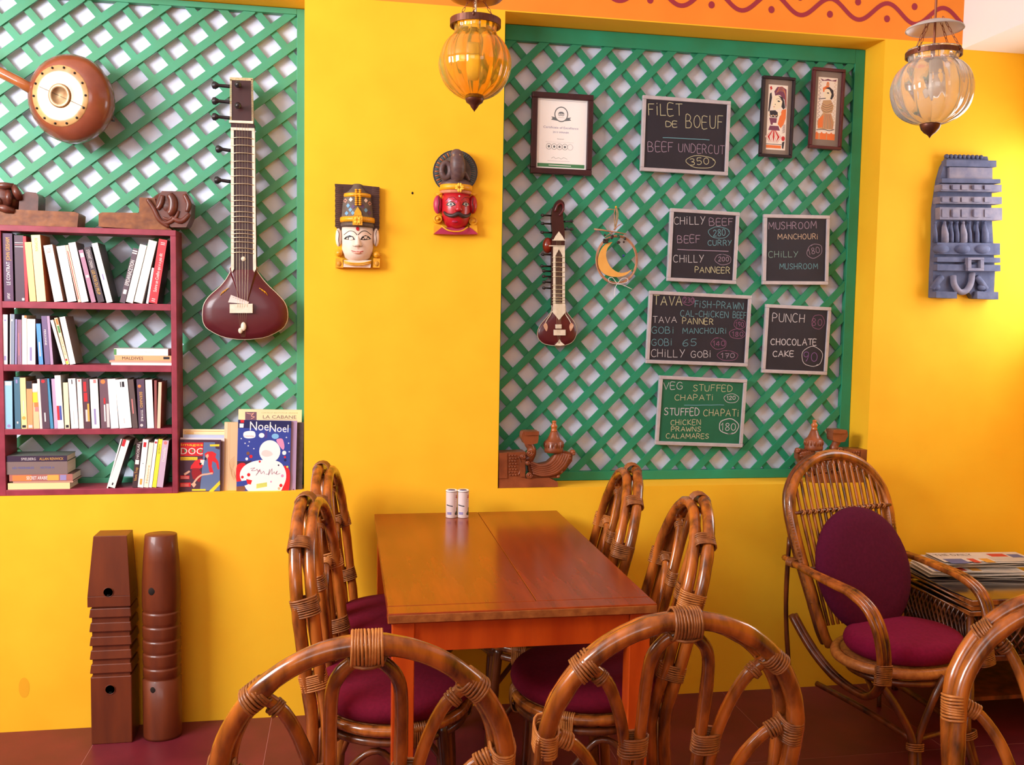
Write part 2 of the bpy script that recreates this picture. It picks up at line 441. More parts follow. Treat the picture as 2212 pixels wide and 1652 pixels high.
# painted wave and dots on the orange band (flat paint)
pts = []
tro = [W(x, y, 0) for x, y in ((1353, 3), (1471, 10), (1602, 17), (1738, 33), (1855, 45), (1976, 58))]
pk = [W(x, y, 0) for x, y in ((1796, 0), (1910, 5), (2031, 16))]
zt_ = sum(p.z for p in tro[1:])/5; zp_ = sum(p.z for p in pk)/3
per = (tro[-1].x-tro[1].x)/4
p = Panel((0, 0, 0), (1, 0, 0), (0, 0, 1), (0, -1, 0))
x = tro[-1].x-per*9
line = []
while x < 2.438:
    line.append((x, (zt_+zp_)/2-(zp_-zt_)/2*math.cos((x-tro[-1].x)/per*2*math.pi))); x += per/24
p.line(line, .0165, 0, h=.0012)
struct('painted_wave', p.mb, M_maroon_paint, band)
for k in range(-8, 1):
    for dx, z in ((0, zp_-.004), (per/2, zt_+.012)):
        q = MB(); cx = tro[-1].x+k*per+dx-(.0 if dx else .005)
        if cx < 2.42:
            q.prism([(cx+.0125*math.cos(a*.5236), z+.0135*math.sin(a*.5236)) for a in range(12)], -.0012, 0)
            struct('painted_dot', q, M_maroon_paint, band)
mb = MB(); mb.box((2.439, -3.4, 2.604), (XR, 0, ZC)); struct('trim_2', mb, M_white)
mb = MB(); mb.box((XL, -6.2, ZC), (XR+.2, .2, ZC+.1)); struct('ceiling', mb, M_white)
# side walls with the openings the daylight comes through
mb = MB()
mb.box((XL-.2, -6.2, 0), (XL, 0, .9)); mb.box((XL-.2, -6.2, 2.9), (XL, 0, ZC)); mb.box((XL-.2, -1.3, .9), (XL, 0, 2.9)); mb.box((XL-.2, -6.2, .9), (XL, -4.4, 2.9))
struct('wall_left', mb, M_wall)
mb = MB()
mb.box((XL-.2, -6.4, 0), (XR+.2, -6.2, 1.5)); mb.box((XL-.2, -6.4, 3.1), (XR+.2, -6.2, ZC)); mb.box((1.0, -6.4, 1.5), (XR+.2, -6.2, 3.1))
struct('added_wall_front', mb, M_wall)  # unseen wall added behind the camera to keep light off the lower room
mb = MB()
mb.box((XR, -6.2, 0), (XR+.2, 0, 1.45)); mb.box((XR, -6.2, 2.28), (XR+.2, 0, ZC)); mb.box((XR, -.05, 1.45), (XR+.2, 0, 2.28)); mb.box((XR, -6.2, 1.45), (XR+.2, -.85, 2.28))
struct('wall_right', mb, M_wall)
mb = MB()
for a, b in (((XR+.06, -.85, 1.45), (XR+.1, -.05, 1.49)), ((XR+.06, -.85, 2.24), (XR+.1, -.05, 2.28)), ((XR+.06, -.85, 1.45), (XR+.1, -.81, 2.28)), ((XR+.06, -.09, 1.45), (XR+.1, -.05, 2.28))): mb.box(a, b)
struct('window_1', mb, M_white)

# floor of large red oxide tiles
mb = MB(); mb.box((XL-.2, -6.2, -.06), (XR+.2, .2, -.0005)); fl = struct('floor', mb, M_grout)
TS = .59; tme = None
i0 = -4
for i in range(-4, 5):
    for j in range(0, 6):
        x0 = -.265+i*TS; x1 = x0+TS
        y1 = -j*TS+.0; y0 = y1-TS
        x0 = max(x0, XL); x1 = min(x1, XR)
        if x1-x0 < .02: continue
        if tme is None or (x1-x0) < TS-.01 or i == -4:
            q = MB(); g = .0011
            cx, cy = (x0+x1)/2, (y0+y1)/2
            q.box((x0+g-cx, y0+g-cy, -.0004), (x1-g-cx, y1-g-cy, 0))
            o = q.build('floor_tile', M_tile, fl, loc=(cx, cy, 0))
            if (x1-x0) > TS-.01 and tme is None: tme = o.data
        else:
            o = bpy.data.objects.new('floor_tile', tme); COL.objects.link(o); o.parent = fl; o.location = ((x0+x1)/2, (y0+y1)/2, 0)

# ---------------------------------------------------------------- the two green lattices
def lattice(label, x0, x1, anchor, va, vb, fr, wa, wb, MG):
    """fr: widths of the boards left, right, bottom, top"""
    YF = .142
    T = Thing('lattice_panel', label, 'lattice', ((x0+x1)/2, YF, ZS))
    zb, zt = ZS+.001, ZT-.006
    for nm, a, b in (('frame_board', (x0+.001, YF, zb), (x0+fr[0], YF+.026, zt)), ('frame_board', (x1-fr[1], YF, zb), (x1-.001, YF+.026, zt)),
                     ('frame_board', (x0+fr[0], YF-.001, zb), (x1-fr[1], YF+.026, zb+fr[2])), ('frame_board', (x0+fr[0], YF-.001, zt-fr[3]), (x1-fr[1], YF+.026, zt))):
        q = MB(); q.box(a, b); T.part(nm, q, MG, bevel=.0015)
    A = W(anchor[0], anchor[1], YF+.008)
    a = W(anchor[0]+va[0], anchor[1]+va[1], YF+.008)-A
    b = W(anchor[0]+vb[0], anchor[1]+vb[1], YF+.008)-A
    X0, X1, Z0, Z1 = x0+fr[0]*.6, x1-fr[1]*.6, zb+fr[2]*.6, zt-fr[3]*.6
    for (d, off, y0, wd_) in ((a, b, YF+.005, wa), (b, a, YF+.0125, wb)):
        dn = Vector((d.x, 0, d.z)).normalized(); nn = Vector((-dn.z, 0, dn.x))
        for k in range(-60, 61):
            c = A+off*(k+.5)
            # clip the centre line to the opening
            t0, t1 = -9, 9
            for (p_, d_, lo, hi) in ((c.x, dn.x, X0, X1), (c.z, dn.z, Z0, Z1)):
                ta, tb = (lo-p_)/d_, (hi-p_)/d_
                if ta > tb: ta, tb = tb, ta
                t0 = max(t0, ta); t1 = min(t1, tb)
            if t1-t0 < .03: continue
            hw = wd_/2; j = random.uniform(-.0006, .0006); q = MB(); dw = random.uniform(-.0012, .0012)
            P0, P1 = c+dn*t0, c+dn*t1
            pts = [P0-nn*(hw+dw), P1-nn*(hw+dw), P1+nn*(hw-dw), P0+nn*(hw-dw)]
            q.hexa([(v.x, y0+.0072+j, v.z) for v in pts]+[(v.x, y0+j, v.z) for v in pts])
            T.part('slat', q, MG)
    return T
lattice('green wooden lattice behind the bookshelf and the large sitar', NX0, NX1, (342.3, 60.5), (43.6, -31.1), (37.6, 44.7), (.03, .034, .035, .02), .0285, .0262, mat('haze_tinted_green_lattice_paint', (74, 164, 130), (76, 148, 106), (9, 9, 9), .5, .12, detail=6))  # same green paint as the right lattice, haze lightening put into its colour
lattice('green wooden lattice behind the chalkboards in the right recess', RX0, RX1, (1329, 409), (35.1, -34.8), (31.1, 39.1), (.026, .045, .036, .058), .0285, .0262, M_green)

# ================================================================ chalkboards
INK = {
 'y': paint('chalk_yellow', (190, 186, 150)), 'w': paint('chalk_white', (196, 192, 198)), 'p': paint('chalk_pink', (158, 136, 156)),
 'c': paint('chalk_cyan', (100, 150, 162)), 'g': paint('chalk_dim_green', (128, 160, 150)), 'o': paint('chalk_peach', (202, 176, 150)), 'v': paint('chalk_purple', (140, 96, 160)), 'm': paint('chalk_magenta', (136, 88, 122)),
}
KEYS = 'ywpcgovm'
def board(name, label, TL, TR, BR, BL, face, items, Y=.122, frame=.0145):
    p = panel_px(TL, TR, BR, BL, Y)
    w, h = p.w, p.hh
    c = p.P(w/2, h, 0)
    T = Thing(name, label, 'chalkboard', c, group='small menu chalkboards on the lattice')
    q = MB(); slab(p, frame*.6, frame*.6, w-frame*.6, h-frame*.6, .003, .009, q); ws = T.part('writing_surface', q, face)
    f = frame
    for (a, b, c_, d) in ((0, 0, w, f), (0, h-f, w, h), (0, f, f, h-f), (w-f, f, w, h-f)):
        q = MB(); slab(p, a, b, c_, d, -.003, .013, q); T.part('frame_strip', q, M_steel, bevel=.002)
    p.o = p.o + Vector((0, .003, 0))
    px = h/((BL[1]-TL[1]+BR[1]-TR[1])/2)
    for it in items:
        k = it[0]
        if k == 't':
            _, s, a, b, hh, col, *r = it
            p.chalk(s, a, b, hh*px, KEYS.index(col), w=(r[0] if r else 1.5)*px*.82)
        elif k == 'l':
            _, a, b, col = it; n = 9; (u0, v0), (u1, v1) = p.uv(*a), p.uv(*b)
            p.line([(u0+(u1-u0)*i/n, v0+(v1-v0)*i/n+random.uniform(-1, 1)*.0006) for i in range(n+1)], 1.6*px, KEYS.index(col))
        elif k == 'e':
            _, a, rx, ry, col, *r = it; u, v = p.uv(*a)
            rot = r[0] if r else 0; ww = r[1] if len(r) > 1 else 1.3
            ph = random.random()*6; n = 26; c2, s2 = math.cos(rot), math.sin(rot)
            pts = []
            for i in range(n+3):
                t = ph+6.2832*i/n; k2 = 1+.03*math.sin(i*1.3)+.0025*i
                X = rx*px*math.cos(t)*k2; Z = ry*px*math.sin(t)*k2
                pts.append((u+X*c2-Z*s2, v+X*s2+Z*c2))
            p.line(pts, ww*px*.8, KEYS.index(col))
    o = p.mb.build('chalk_writing', [INK[k] for k in KEYS], ws, off=T.loc)
    return T
board('chalkboard', 'blackboard reading FILET DE BOEUF, hanging top of the lattice right of the certificate', (1391, 205), (1580, 219), (1571, 379), (1381, 369), M_slate, [
 ('t', 'FiLET', (1401, 249), (1474, 249), 25, 'y', 1.8), ('t', 'DE', (1438, 274), (1464, 274), 12, 'y', 1.7), ('t', 'BOEUF', (1481, 275), (1561, 278), 27, 'y', 1.7),
 ('l', (1432, 297), (1532, 302), 'c'), ('t', 'BEEF', (1400, 327), (1455, 327), 20, 'p', 1.6), ('t', 'UNDERCUT', (1466, 328), (1565, 333), 18, 'p', 1.5),
 ('t', '350', (1491, 357), (1532, 354), 14, 'y', 1.6), ('e', (1514, 350), 33, 13, 'y', .02, 1.5)])
board('chalkboard', 'blackboard reading CHILLY BEEF, BEEF CURRY and CHILLY PANNEER', (1446, 450), (1598, 457.6), (1589, 614.6), (1443, 606), M_slate, [
 ('t', 'CHiLLY', (1456, 484), (1523, 484), 16, 'w'), ('t', 'BEEF', (1532.5, 487), (1584, 486), 15, 'p'),
 ('t', '280', (1541, 510), (1568, 509), 14, 'c', 1.7), ('e', (1553, 502.5), 23.5, 12, 'c', 0, 1.6), ('t', 'BEEF', (1464, 524), (1513, 524), 15.5, 'p', 1.6),
 ('t', 'CURRY', (1529, 530), (1581, 530), 11, 'c', 1.6), ('l', (1463.5, 538.7), (1573, 543), 'p'), ('t', 'CHiLLY', (1455, 566), (1520, 566), 15.5, 'w'),
 ('t', '200', (1552, 564), (1574, 564), 9, 'p'), ('e', (1562, 560.5), 18, 11, 'p'), ('t', 'PANNEER', (1501, 588), (1577, 590), 12.5, 'y', 1.7)])
board('chalkboard', 'blackboard reading MUSHROOM MANCHOURI and CHILLY MUSHROOM', (1648, 463), (1792, 464.5), (1789.6, 616), (1649, 613.6), M_slate, [
 ('t', 'MUSHROOM', (1660, 495), (1764, 493), 15, 'p', 1.6), ('t', 'MANCHOURi', (1680, 517), (1767, 516), 11, 'o', 1.4), ('t', 'CHiLLY', (1660, 556), (1724, 555), 13, 'g', 1.4),
 ('t', '180', (1747, 551), (1772, 545), 13, 'p', 1.3), ('e', (1759.6, 542), 18, 14, 'p', -.5), ('t', 'MUSHROOM', (1684, 581), (1766, 581), 12, 'c', 1.5)])
board('chalkboard', 'widest blackboard, reading TAVA, TAVA PANNER and GOBI dishes', (1403, 627), (1623, 638.7), (1615.4, 791.6), (1394.5, 784.7), M_slate, [
 ('t', 'TAVA', (1412, 658), (1474, 659.5), 19, 'y', 2.0), ('t', '230', (1478, 653), (1498, 653), 10, 'm'), ('e', (1487, 649), 13, 10, 'm'),
 ('t', 'FiSH-PRAWN', (1501, 663), (1606, 668), 14, 'c', 1.5), ('t', 'CAL-CHiCKEN', (1470, 683), (1574, 686), 12.5, 'c', 1.5), ('t', 'BEEF', (1583, 686), (1612, 687), 13, 'c', 1.4),
 ('t', 'TAVA', (1410, 697), (1462, 697), 13, 'w', 1.4), ('t', 'PANNER', (1474, 699), (1541, 701), 12.5, 'y', 1.6), ('t', '190', (1589, 705), (1607, 705), 9.5, 'm'), ('e', (1598, 700), 13, 10, 'm'),
 ('t', 'GOBi', (1407, 720), (1455, 720), 14, 'c'), ('t', 'MANCHOURi', (1475, 720), (1569, 720), 11.5, 'c'), ('t', '180', (1582, 726), (1606, 726), 9.5, 'm'), ('e', (1593, 721), 18, 10, 'm'),
 ('t', 'GOBi', (1407, 746), (1452, 746), 14, 'c'), ('t', '65', (1475, 747), (1505, 747), 15, 'c'), ('t', '140', (1540, 747), (1567, 747), 10.5, 'm', 1.6), ('e', (1552.5, 742), 17, 12, 'm'),
 ('t', 'CHiLLY', (1406, 771), (1479, 771), 16, 'w'), ('t', 'GOBi', (1493, 772), (1536, 771), 13.5, 'w'), ('t', '170', (1558, 773), (1588, 773), 10.5, 'p', 1.6), ('e', (1572, 768), 23, 10.5, 'm')])
board('chalkboard', 'blackboard reading PUNCH and CHOCOLATE CAKE', (1652.6, 656), (1794, 664), (1788, 809.6), (1648, 805.4), M_slate, [
 ('t', 'PUNCH', (1668, 694), (1738, 697), 18, 'w', 1.7), ('t', '80', (1754, 703), (1776, 703), 14.5, 'm', 1.4), ('e', (1767, 695), 14.5, 15, 'm'),
 ('t', 'CHOCOLATE', (1665, 745), (1764, 745), 13, 'w', 2.1), ('t', 'CAKE', (1669.5, 770), (1715, 770), 12, 'w', 2.1), ('t', '90', (1735, 780), (1767, 780), 20, 'v', 1.4), ('e', (1754, 770), 23.5, 21, 'w', 0, 1.6)])
board('chalkboard', 'green chalkboard reading VEG STUFFED CHAPATI, lowest on the lattice', (1423, 811), (1612.6, 819), (1605, 966.6), (1417, 959.7), M_greenboard, [
 ('t', 'VEG', (1432.5, 841), (1475, 841), 15, 'w'), ('t', 'STUFFED', (1497, 844), (1582, 845), 13, 'y'), ('t', 'CHAPATi', (1457.6, 864), (1541, 864), 12, 'y'),
 ('t', '120', (1570, 863), (1589, 863), 8, 'w'), ('e', (1580, 860), 16, 9.5, 'w'), ('l', (1478, 875), (1563.6, 874.5), 'c'),
 ('t', 'STUFFED', (1435, 896), (1511, 897), 15, 'w', 2.0), ('t', 'CHAPATi', (1519, 898), (1596, 899), 14, 'y', 1.7), ('t', 'CHiCKEN', (1449, 918), (1514, 917), 11, 'y', 1.6),
 ('t', 'PRAWNS', (1450, 931), (1514, 931), 9.5, 'y', 1.7), ('t', 'CALAMARES', (1439, 946.6), (1531.5, 947), 10, 'y', 1.6), ('t', '180', (1557, 929), (1590, 929), 16, 'w', 1.7), ('e', (1574, 920.7), 21.5, 16, 'w', 0, 2.2)])

# ---------------------------------------------------------------- framed certificate and the two narrow paintings
def framed(name, label, cat, cor, Y, fw, fcol, mats, draw, depth=.02, glass=False):
    p = panel_px(*cor, Y); w, h = p.w, p.hh
    T = Thing(name, label, cat, p.P(w/2, h, 0))
    q = MB(); slab(p, fw*.5, fw*.5, w-fw*.5, h-fw*.5, .006, .012, q); bk = T.part('backing', q, mats[0])
    f = fw
    for (a, b, c_, d) in ((0, 0, w, f), (0, h-f, w, h), (0, f, f, h-f), (w-f, f, w, h-f)):
        q = MB(); slab(p, a, b, c_, d, -.006, depth-.006, q); T.part('frame_strip', q, fcol, bevel=.003)
    p.o = p.o+Vector((0, .006, 0))
    draw(p, w, h)
    p.mb.build('print', mats, bk, off=T.loc)
    return T
c_white, c_grey, c_green, c_blue, c_pale = paint('certificate_white', (255, 255, 255), .3), paint('print_grey', (110, 118, 124)), paint('certificate_green', (74, 136, 92)), paint('print_lavender', (120, 118, 170)), paint('print_pale_grey', (190, 186, 194))
def cert(p, w, h):
    f = .022
    p.rect(f*.8, f*.8, w-f*.8, h-f*.8, 0); p.line([(f+.004, f+.006), (w-f-.004, f+.006)], .0016, 4); p.line([(f+.003, f), (f+.003, h-f)], .002, 4)
    p.rect(f+.006, h-f-.020, w-f-.006, h-f-.006, 2)
    cx = w*.485; cy = h*.255
    for sgn in (-1, 1):
        p.fill([(cx+sgn*.012, cy+.014), (cx+sgn*.040, cy+.010), (cx+sgn*.034, cy+.016), (cx+sgn*.040, cy+.022), (cx+sgn*.010, cy+.026)], 1)
    p.ell(cx, cy, .0275, .0295, 1, 28); p.ell(cx, cy, .0235, .0255, 0, 28)
    p.fill([(cx-.013, cy-.003), (cx-.007, cy-.009), (cx, cy-.010), (cx+.007, cy-.009), (cx+.013, cy-.003)], 1)
    for sx in (-.0065, .0065): p.ring(cx+sx, cy+.001, .0045, .0045, .002, 1, 12); p.ell(cx+sx, cy+.001, .0016, .0016, 1, 8)
    p.fill([(cx-.0015, cy+.002), (cx+.0015, cy+.002), (cx, cy+.006)], 1)
    p.line([(cx-.012, cy+.0125), (cx+.012, cy+.0125)], .0016, 4)
    p.type('Certificate of Excellence', w*.2, h*.432, w*.57, .0085, 3)
    p.type('2013 WINNER', w*.355, h*.487, w*.26, .0065, 3)
    p.type('Restaurant', w*.43, h*.565, w*.11, .0042, 1)
    p.line([(w*.24, h*.60), (w*.7, h*.60)], .0007, 4)
    for i in range(5):
        u = w*(.295+.087*i); v = h*.655
        p.ring(u, v, .0105, .0112, .0013, 1 if i < 4 else 4, 20)
        if i < 4: p.ell(u, v, .0045, .0048, 1, 12)
    p.line(smooth_2d([(w*.34, h*.80), (w*.38, h*.785), (w*.41, h*.803), (w*.46, h*.79), (w*.5, h*.805), (w*.54, h*.787), (w*.6, h*.805)]), .0009, 1)
    p.line([(w*.28, h*.832), (w*.64, h*.832)], .0012, 4)
    p.line([(w*.3, h-f-.013), (w*.66, h-f-.013)], .0022, 0)
def smooth_2d(pts, k=4): return [(q.x, q.y) for q in smooth_path([(a, b, 0) for a, b in pts], k)]
framed('framed_certificate', 'dark-framed white certificate at the top left of the right lattice', 'certificate', ((1150, 197), (1283, 206), (1277, 380), (1145, 374)), .125, .0225, mat('dark_maroon_frame', (66, 32, 38), (50, 24, 30), (30, 30, 30), .4), [c_white, c_grey, c_green, c_blue, c_pale], cert)
a_mat, a_cream, a_or, a_red, a_blk, a_pur, a_tan, a_sk = [paint(n, c) for n, c in (('mount_grey_brown', (134, 118, 108)), ('art_cream', (238, 226, 212)), ('art_orange', (232, 122, 62)), ('art_red', (196, 48, 50)), ('art_black', (52, 48, 56)), ('art_purple', (120, 64, 88)), ('art_tan', (196, 158, 116)), ('art_skin', (240, 226, 196)))]
AM = [a_mat, a_cream, a_or, a_red, a_blk, a_pur, a_tan, a_sk]
def paintA(p, w, h):   # lady in profile with a large veil, lotus below
    f = .012; p.rect(f*.7, f*.7, w-f*.7, h-f*.7, 0)
    u0, u1, v0, v1 = w*.21, w*.80, h*.10, h*.905; X = lambda t: u0+(u1-u0)*t; Yv = lambda t: v0+(v1-v0)*t
    p.rect(u0, v0, u1, v1, 1)
    S = lambda pts, m: p.fill([(X(a), Yv(b)) for a, b in pts], m)
    S([(.30, .10), (.45, .03), (.7, .02), (.93, .06), (.97, .3), (.95, .38), (.85, .22), (.6, .15), (.36, .17)], 5)
    for k in range(4): p.line(smooth_2d([(X(.38+.04*k), Yv(.13-.02*k)), (X(.6), Yv(.085-.02*k)), (X(.85), Yv(.12-.012*k)), (X(.93), Yv(.3))]), .0012, 2 if k % 2 else 6)
    S([(.3, .17), (.55, .15), (.72, .2), (.74, .3), (.6, .36), (.42, .38), (.28, .385), (.27, .34), (.2, .31), (.27, .27), (.25, .22)], 7)
    S([(.5, .16), (.74, .18), (.84, .24), (.9, .34), (.82, .37), (.7, .33), (.74, .25), (.62, .19)], 4)
    S([(.46, .245), (.56, .235), (.64, .25), (.56, .262)], 4); p.line(smooth_2d([(X(.42), Yv(.222)), (X(.55), Yv(.205)), (X(.68), Yv(.225))]), .0012, 4)
    p.ell(X(.38), Yv(.3), .002, .002, 4, 8); S([(.28, .335), (.36, .33), (.34, .345)], 3)
    S([(.74, .38), (.96, .36), (.96, .5), (.86, .6), (.72, .66), (.55, .6), (.62, .5)], 2)
    S([(.08, .14), (.16, .12), (.2, .2), (.1, .4), (.03, .42)], 4); S([(.06, .04), (.14, .02), (.2, .06), (.12, .09)], 3)
    S([(.1, .4), (.4, .39), (.6, .44), (.5, .5), (.15, .5)], 4); p.ell(X(.62), Yv(.44), .008, .009, 7, 10)
    for k in range(5): p.ell(X(.12+.09*k), Yv(.47+.01*(k % 2)), .0032, .0032, 1 if k % 2 else 6, 8)
    S([(.1, .51), (.5, .51), (.48, .6), (.2, .62)], 5); S([(.3, .585), (.55, .585), (.55, .62), (.3, .62)], 1)
    S([(.15, .63), (.6, .63), (.68, .7), (.08, .7)], 5)
    for k in range(7):
        t = (k-3)/3.2
        p.fill([(X(.37+t*.10-.02), Yv(.70)), (X(.37+t*.42-.05), Yv(.80)), (X(.37+t*.22), Yv(.885)), (X(.37+t*.42+.05), Yv(.80)), (X(.37+t*.10+.02), Yv(.70))], 3 if k % 2 else 1)
        p.line([(X(.37+t*.10), Yv(.70)), (X(.37+t*.42), Yv(.80)), (X(.37+t*.22), Yv(.885))], .0012, 3)
    p.rect(X(.0), Yv(.93), X(.78), Yv(.975), 2); p.line([(X(0), Yv(.915)), (X(.8), Yv(.915))], .0022, 4)
    S([(.8, .78), (.98, .74), (.98, .8)], 1); p.ell(X(.87), Yv(.82), .008, .010, 3, 10); S([(.82, .88), (.95, .86), (.9, .98), (.83, .97)], 4)
    for k in range(10): p.line([(X(.8+.02*(k % 3)), Yv(.62+.013*k)), (X(.95), Yv(.60+.013*k))], .001, 5)
    p.ring(X(.5), Yv(.5), (u1-u0)*.5, (v1-v0)*.5, .0001, 4, 4)
def paintB(p, w, h):   # standing flute player
    f = .012; p.rect(f*.7, f*.7, w-f*.7, h-f*.7, 0)
    u0, u1, v0, v1 = w*.20, w*.80, h*.11, h*.88; X = lambda t: u0+(u1-u0)*t; Yv = lambda t: v0+(v1-v0)*t
    p.rect(u0, v0, u1, v1, 1); S = lambda pts, m: p.fill([(X(a), Yv(b)) for a, b in pts], m)
    for k in range(12):
        p.line(smooth_2d([(X(.03+.02*(k % 2)), Yv(.05+.06*k)), (X(.16), Yv(.08+.06*k)), (X(.05), Yv(.1+.06*k))]), .0013, 5)
        p.line(smooth_2d([(X(.97-.02*(k % 2)), Yv(.05+.06*k)), (X(.84), Yv(.08+.06*k)), (X(.95), Yv(.1+.06*k))]), .0013, 6)
    S([(.1, .02), (.3, .045), (.5, .02), (.7, .045), (.95, .02), (.9, .055), (.5, .05), (.2, .06)], 5)
    p.ell(X(.5), Yv(.115), .0065, .012, 2, 12); p.ell(X(.5), Yv(.115), .0035, .007, 6, 10)
    S([(.25, .17), (.45, .13), (.6, .15), (.5, .2), (.28, .24)], 2)
    S([(.34, .2), (.55, .17), (.7, .22), (.72, .3), (.6, .35), (.44, .36), (.38, .32), (.3, .29), (.36, .26)], 7)
    S([(.36, .17), (.6, .15), (.8, .2), (.84, .29), (.74, .35), (.66, .34), (.72, .26), (.6, .19)], 4)
    S([(.46, .245), (.54, .235), (.6, .25), (.54, .26)], 4)
    S([(.3, .37), (.7, .355), (.86, .45), (.8, .56), (.35, .58), (.2, .5)], 6)
    for k in range(4): p.line(smooth_2d([(X(.24), Yv(.42+.035*k)), (X(.5), Yv(.45+.035*k)), (X(.8), Yv(.40+.04*k))]), .0014, 4 if k % 2 else 5)
    p.line([(X(.1), Yv(.35)), (X(.42), Yv(.335))], .003, 4)
    S([(.3, .58), (.75, .57), (.92, .72), (.88, .83), (.1, .83), (.06, .72)], 6)
    S([(.1, .68), (.36, .6), (.34, .8), (.1, .82)], 2)
    for k in range(7): p.line([(X(.42+.05*k), Yv(.59)), (X(.34+.09*k), Yv(.82))], .0011, 5 if k % 2 else 3)
    p.line(smooth_2d([(X(.04), Yv(.85)), (X(.4), Yv(.835)), (X(.7), Yv(.85)), (X(.95), Yv(.825))]), .0025, 4)
    p.rect(X(.0), Yv(.90), X(1), Yv(1), 2); p.rect(X(.16), Yv(.90), X(.22), Yv(1), 6); p.rect(X(.56), Yv(.90), X(.6), Yv(1), 6)
    for k in range(8): p.fill([(X(k/8), Yv(.9)), (X((k+1)/8), Yv(.9)), (X((k+.5)/8), Yv(.875))], 1 if k % 2 else 2)
framed('framed_painting', 'narrow black-framed painting of a veiled lady in profile over a striped lotus', 'painting', ((1647, 163), (1720, 168), (1709, 342), (1641, 337)), .118, .0115, mat('black_frame_wood', (44, 30, 38), (30, 20, 26), (30, 30, 30), .4), AM, paintA)
framed('framed_painting', 'narrow maroon-framed painting of a standing figure, nearest the lattice top right corner', 'painting', ((1757, 145), (1826, 150), (1817, 325), (1747, 319)), .118, .0125, mat('maroon_frame_wood', (96, 42, 44), (74, 30, 34), (30, 30, 30), .4), AM, paintB)

# ================================================================ bookshelf
BY0, BY1 = .004, .126
SX0, SX1 = -1.186, -.592
T = Thing('bookshelf', 'maroon painted bookshelf with four shelves of books in the left recess', 'bookshelf', ((SX0+SX1)/2, .06, ZS))
for a, b in (((SX0, BY0, ZS+.0005), (SX0+.021, BY1, 1.763)), ((SX1-.019, BY0, ZS+.0005), (SX1, BY1, 1.763))):
    q = MB(); q.box(a, b); T.part('side_panel', q, M_maroon, bevel=.0012)
q = MB(); q.box((SX0, BY0-.001, 1.763), (SX1, BY1, 1.783)); T.part('top_panel', q, M_maroon, bevel=.0012)
SHZ = []
for z0, z1 in ((1.500, 1.523), (1.282, 1.305), (1.060, 1.080), (ZS+.0005, .866)):
    q = MB(); q.box((SX0+.021, BY0, z0), (SX1-.019, BY1, z1)); T.part('shelf_board', q, M_maroon, bevel=.0012); SHZ.append(z1)

# ---------------------------------------------------------------- books: (base x0, x1, top x0, top y) in photo pixels
BC = {}
def bcol(c):
    k = 'cover_%d_%d_%d' % c
    return mat(k, c, None, rough=.42)
T_ink = {k: paint('spine_'+k, c) for k, c in (('white', (240, 238, 236)), ('black', (40, 36, 44)), ('gold', (220, 170, 80)), ('red', (200, 40, 50)), ('blue', (70, 90, 170)), ('orange', (236, 130, 70)), ('yellow', (240, 214, 60)), ('lav', (150, 140, 190)), ('green', (90, 150, 90)), ('pale', (214, 206, 206)), ('pink', (226, 130, 130)))}
def book(zb, xb0, xb1, xt0, ytop, spine, cover, label, marks=(), grp='', yb=None, depth=.112):
    Y = .012
    ybp = yb
    a = W(xb0, ybp, Y); b = W(xb1, ybp, Y); t = W(xt0, ytop, Y)
    th = max(.0045, (b.x-a.x)*.985); lean = math.atan2(t.x-a.x, t.z-zb)
    H = math.hypot(t.x-a.x, t.z-zb)
    th *= math.cos(lean)
    # local frame: s = along the thickness, up = along the height
    up = Vector((math.sin(lean), 0, math.cos(lean))); sx = Vector((math.cos(lean), 0, -math.sin(lean)))
    o = Vector((a.x, 0, zb+.0004)); 
    if lean > 0: o.z += th*math.sin(lean)          # resting on its right lower corner
    dp = depth*random.uniform(.9, 1.0); y0 = Y-.004+random.uniform(0, .004)
    T = Thing('book', label, 'book', (a.x+th/2, Y, zb), group=grp)
    def blk(u0, u1, v0, v1, ya, yb_, m, mbb):
        q = []
        for yy in (ya, yb_):
            for (u, v) in ((u0, v0), (u1, v0), (u1, v1), (u0, v1)): q.append(o+sx*u+up*v+Vector((0, yy, 0)))
        mbb.hexa(q, m)
    c = MB(); e = .0011 if th > .006 else .0007
    blk(0, th, 0, H, y0, y0+.0014, 0, c); blk(0, e, 0, H, y0+.0014, y0+dp, 1, c); blk(th-e, th, 0, H, y0+.0014, y0+dp, 1, c)
    T.part('cover', c, [bcol(spine), bcol(cover)])
    c = MB(); blk(e, th-e, .002, H-.002, y0+.0014, y0+dp-.002, 0, c); T.part('pages', c, M_paper)
    if marks:
        p = Panel(o+up*H+Vector((0, y0, 0)), sx, -up, (0, -1, 0)); inks = []
        for mk in marks:
            if mk[-1] not in inks: inks.append(mk[-1])
        for mk in marks:
            ii = inks.index(mk[-1])
            if mk[0] == 'r': p.rect(mk[1]*th, mk[2]*H, mk[3]*th, mk[4]*H, ii)
            elif mk[0] == 'd': p.ell(mk[1]*th, mk[2]*H, mk[3]*th, mk[3]*th, ii, 12)
            elif mk[0] == 'u': p.type(mk[1], th*(.5+mk[4]/2), mk[3]*H, (mk[3]-mk[2])*H, th*mk[4], ii, -1)
            elif mk[0] == 'n': p.type(mk[1], th*(.5-mk[4]/2), mk[2]*H, (mk[3]-mk[2])*H, th*mk[4], ii, 1)
        p.mb.build('spine_print', [T_ink[i] for i in inks], T.parts['cover'], off=T.loc)
    return T
def row(zb, ybase, S, ox, oy, lst, grp, where):
    n = len(lst)
    for i, L in enumerate(lst):
        b0, b1, t0, ty, sp, cv, lab, marks = L
        lab2 = lab+' '+where
        book(zb, ox+b0/S, ox+b1/S, ox+t0/S, oy+ty/S, sp, cv, lab2, marks, grp, yb=ybase+(ox+b0/S)*.006)
S2 = 3.352
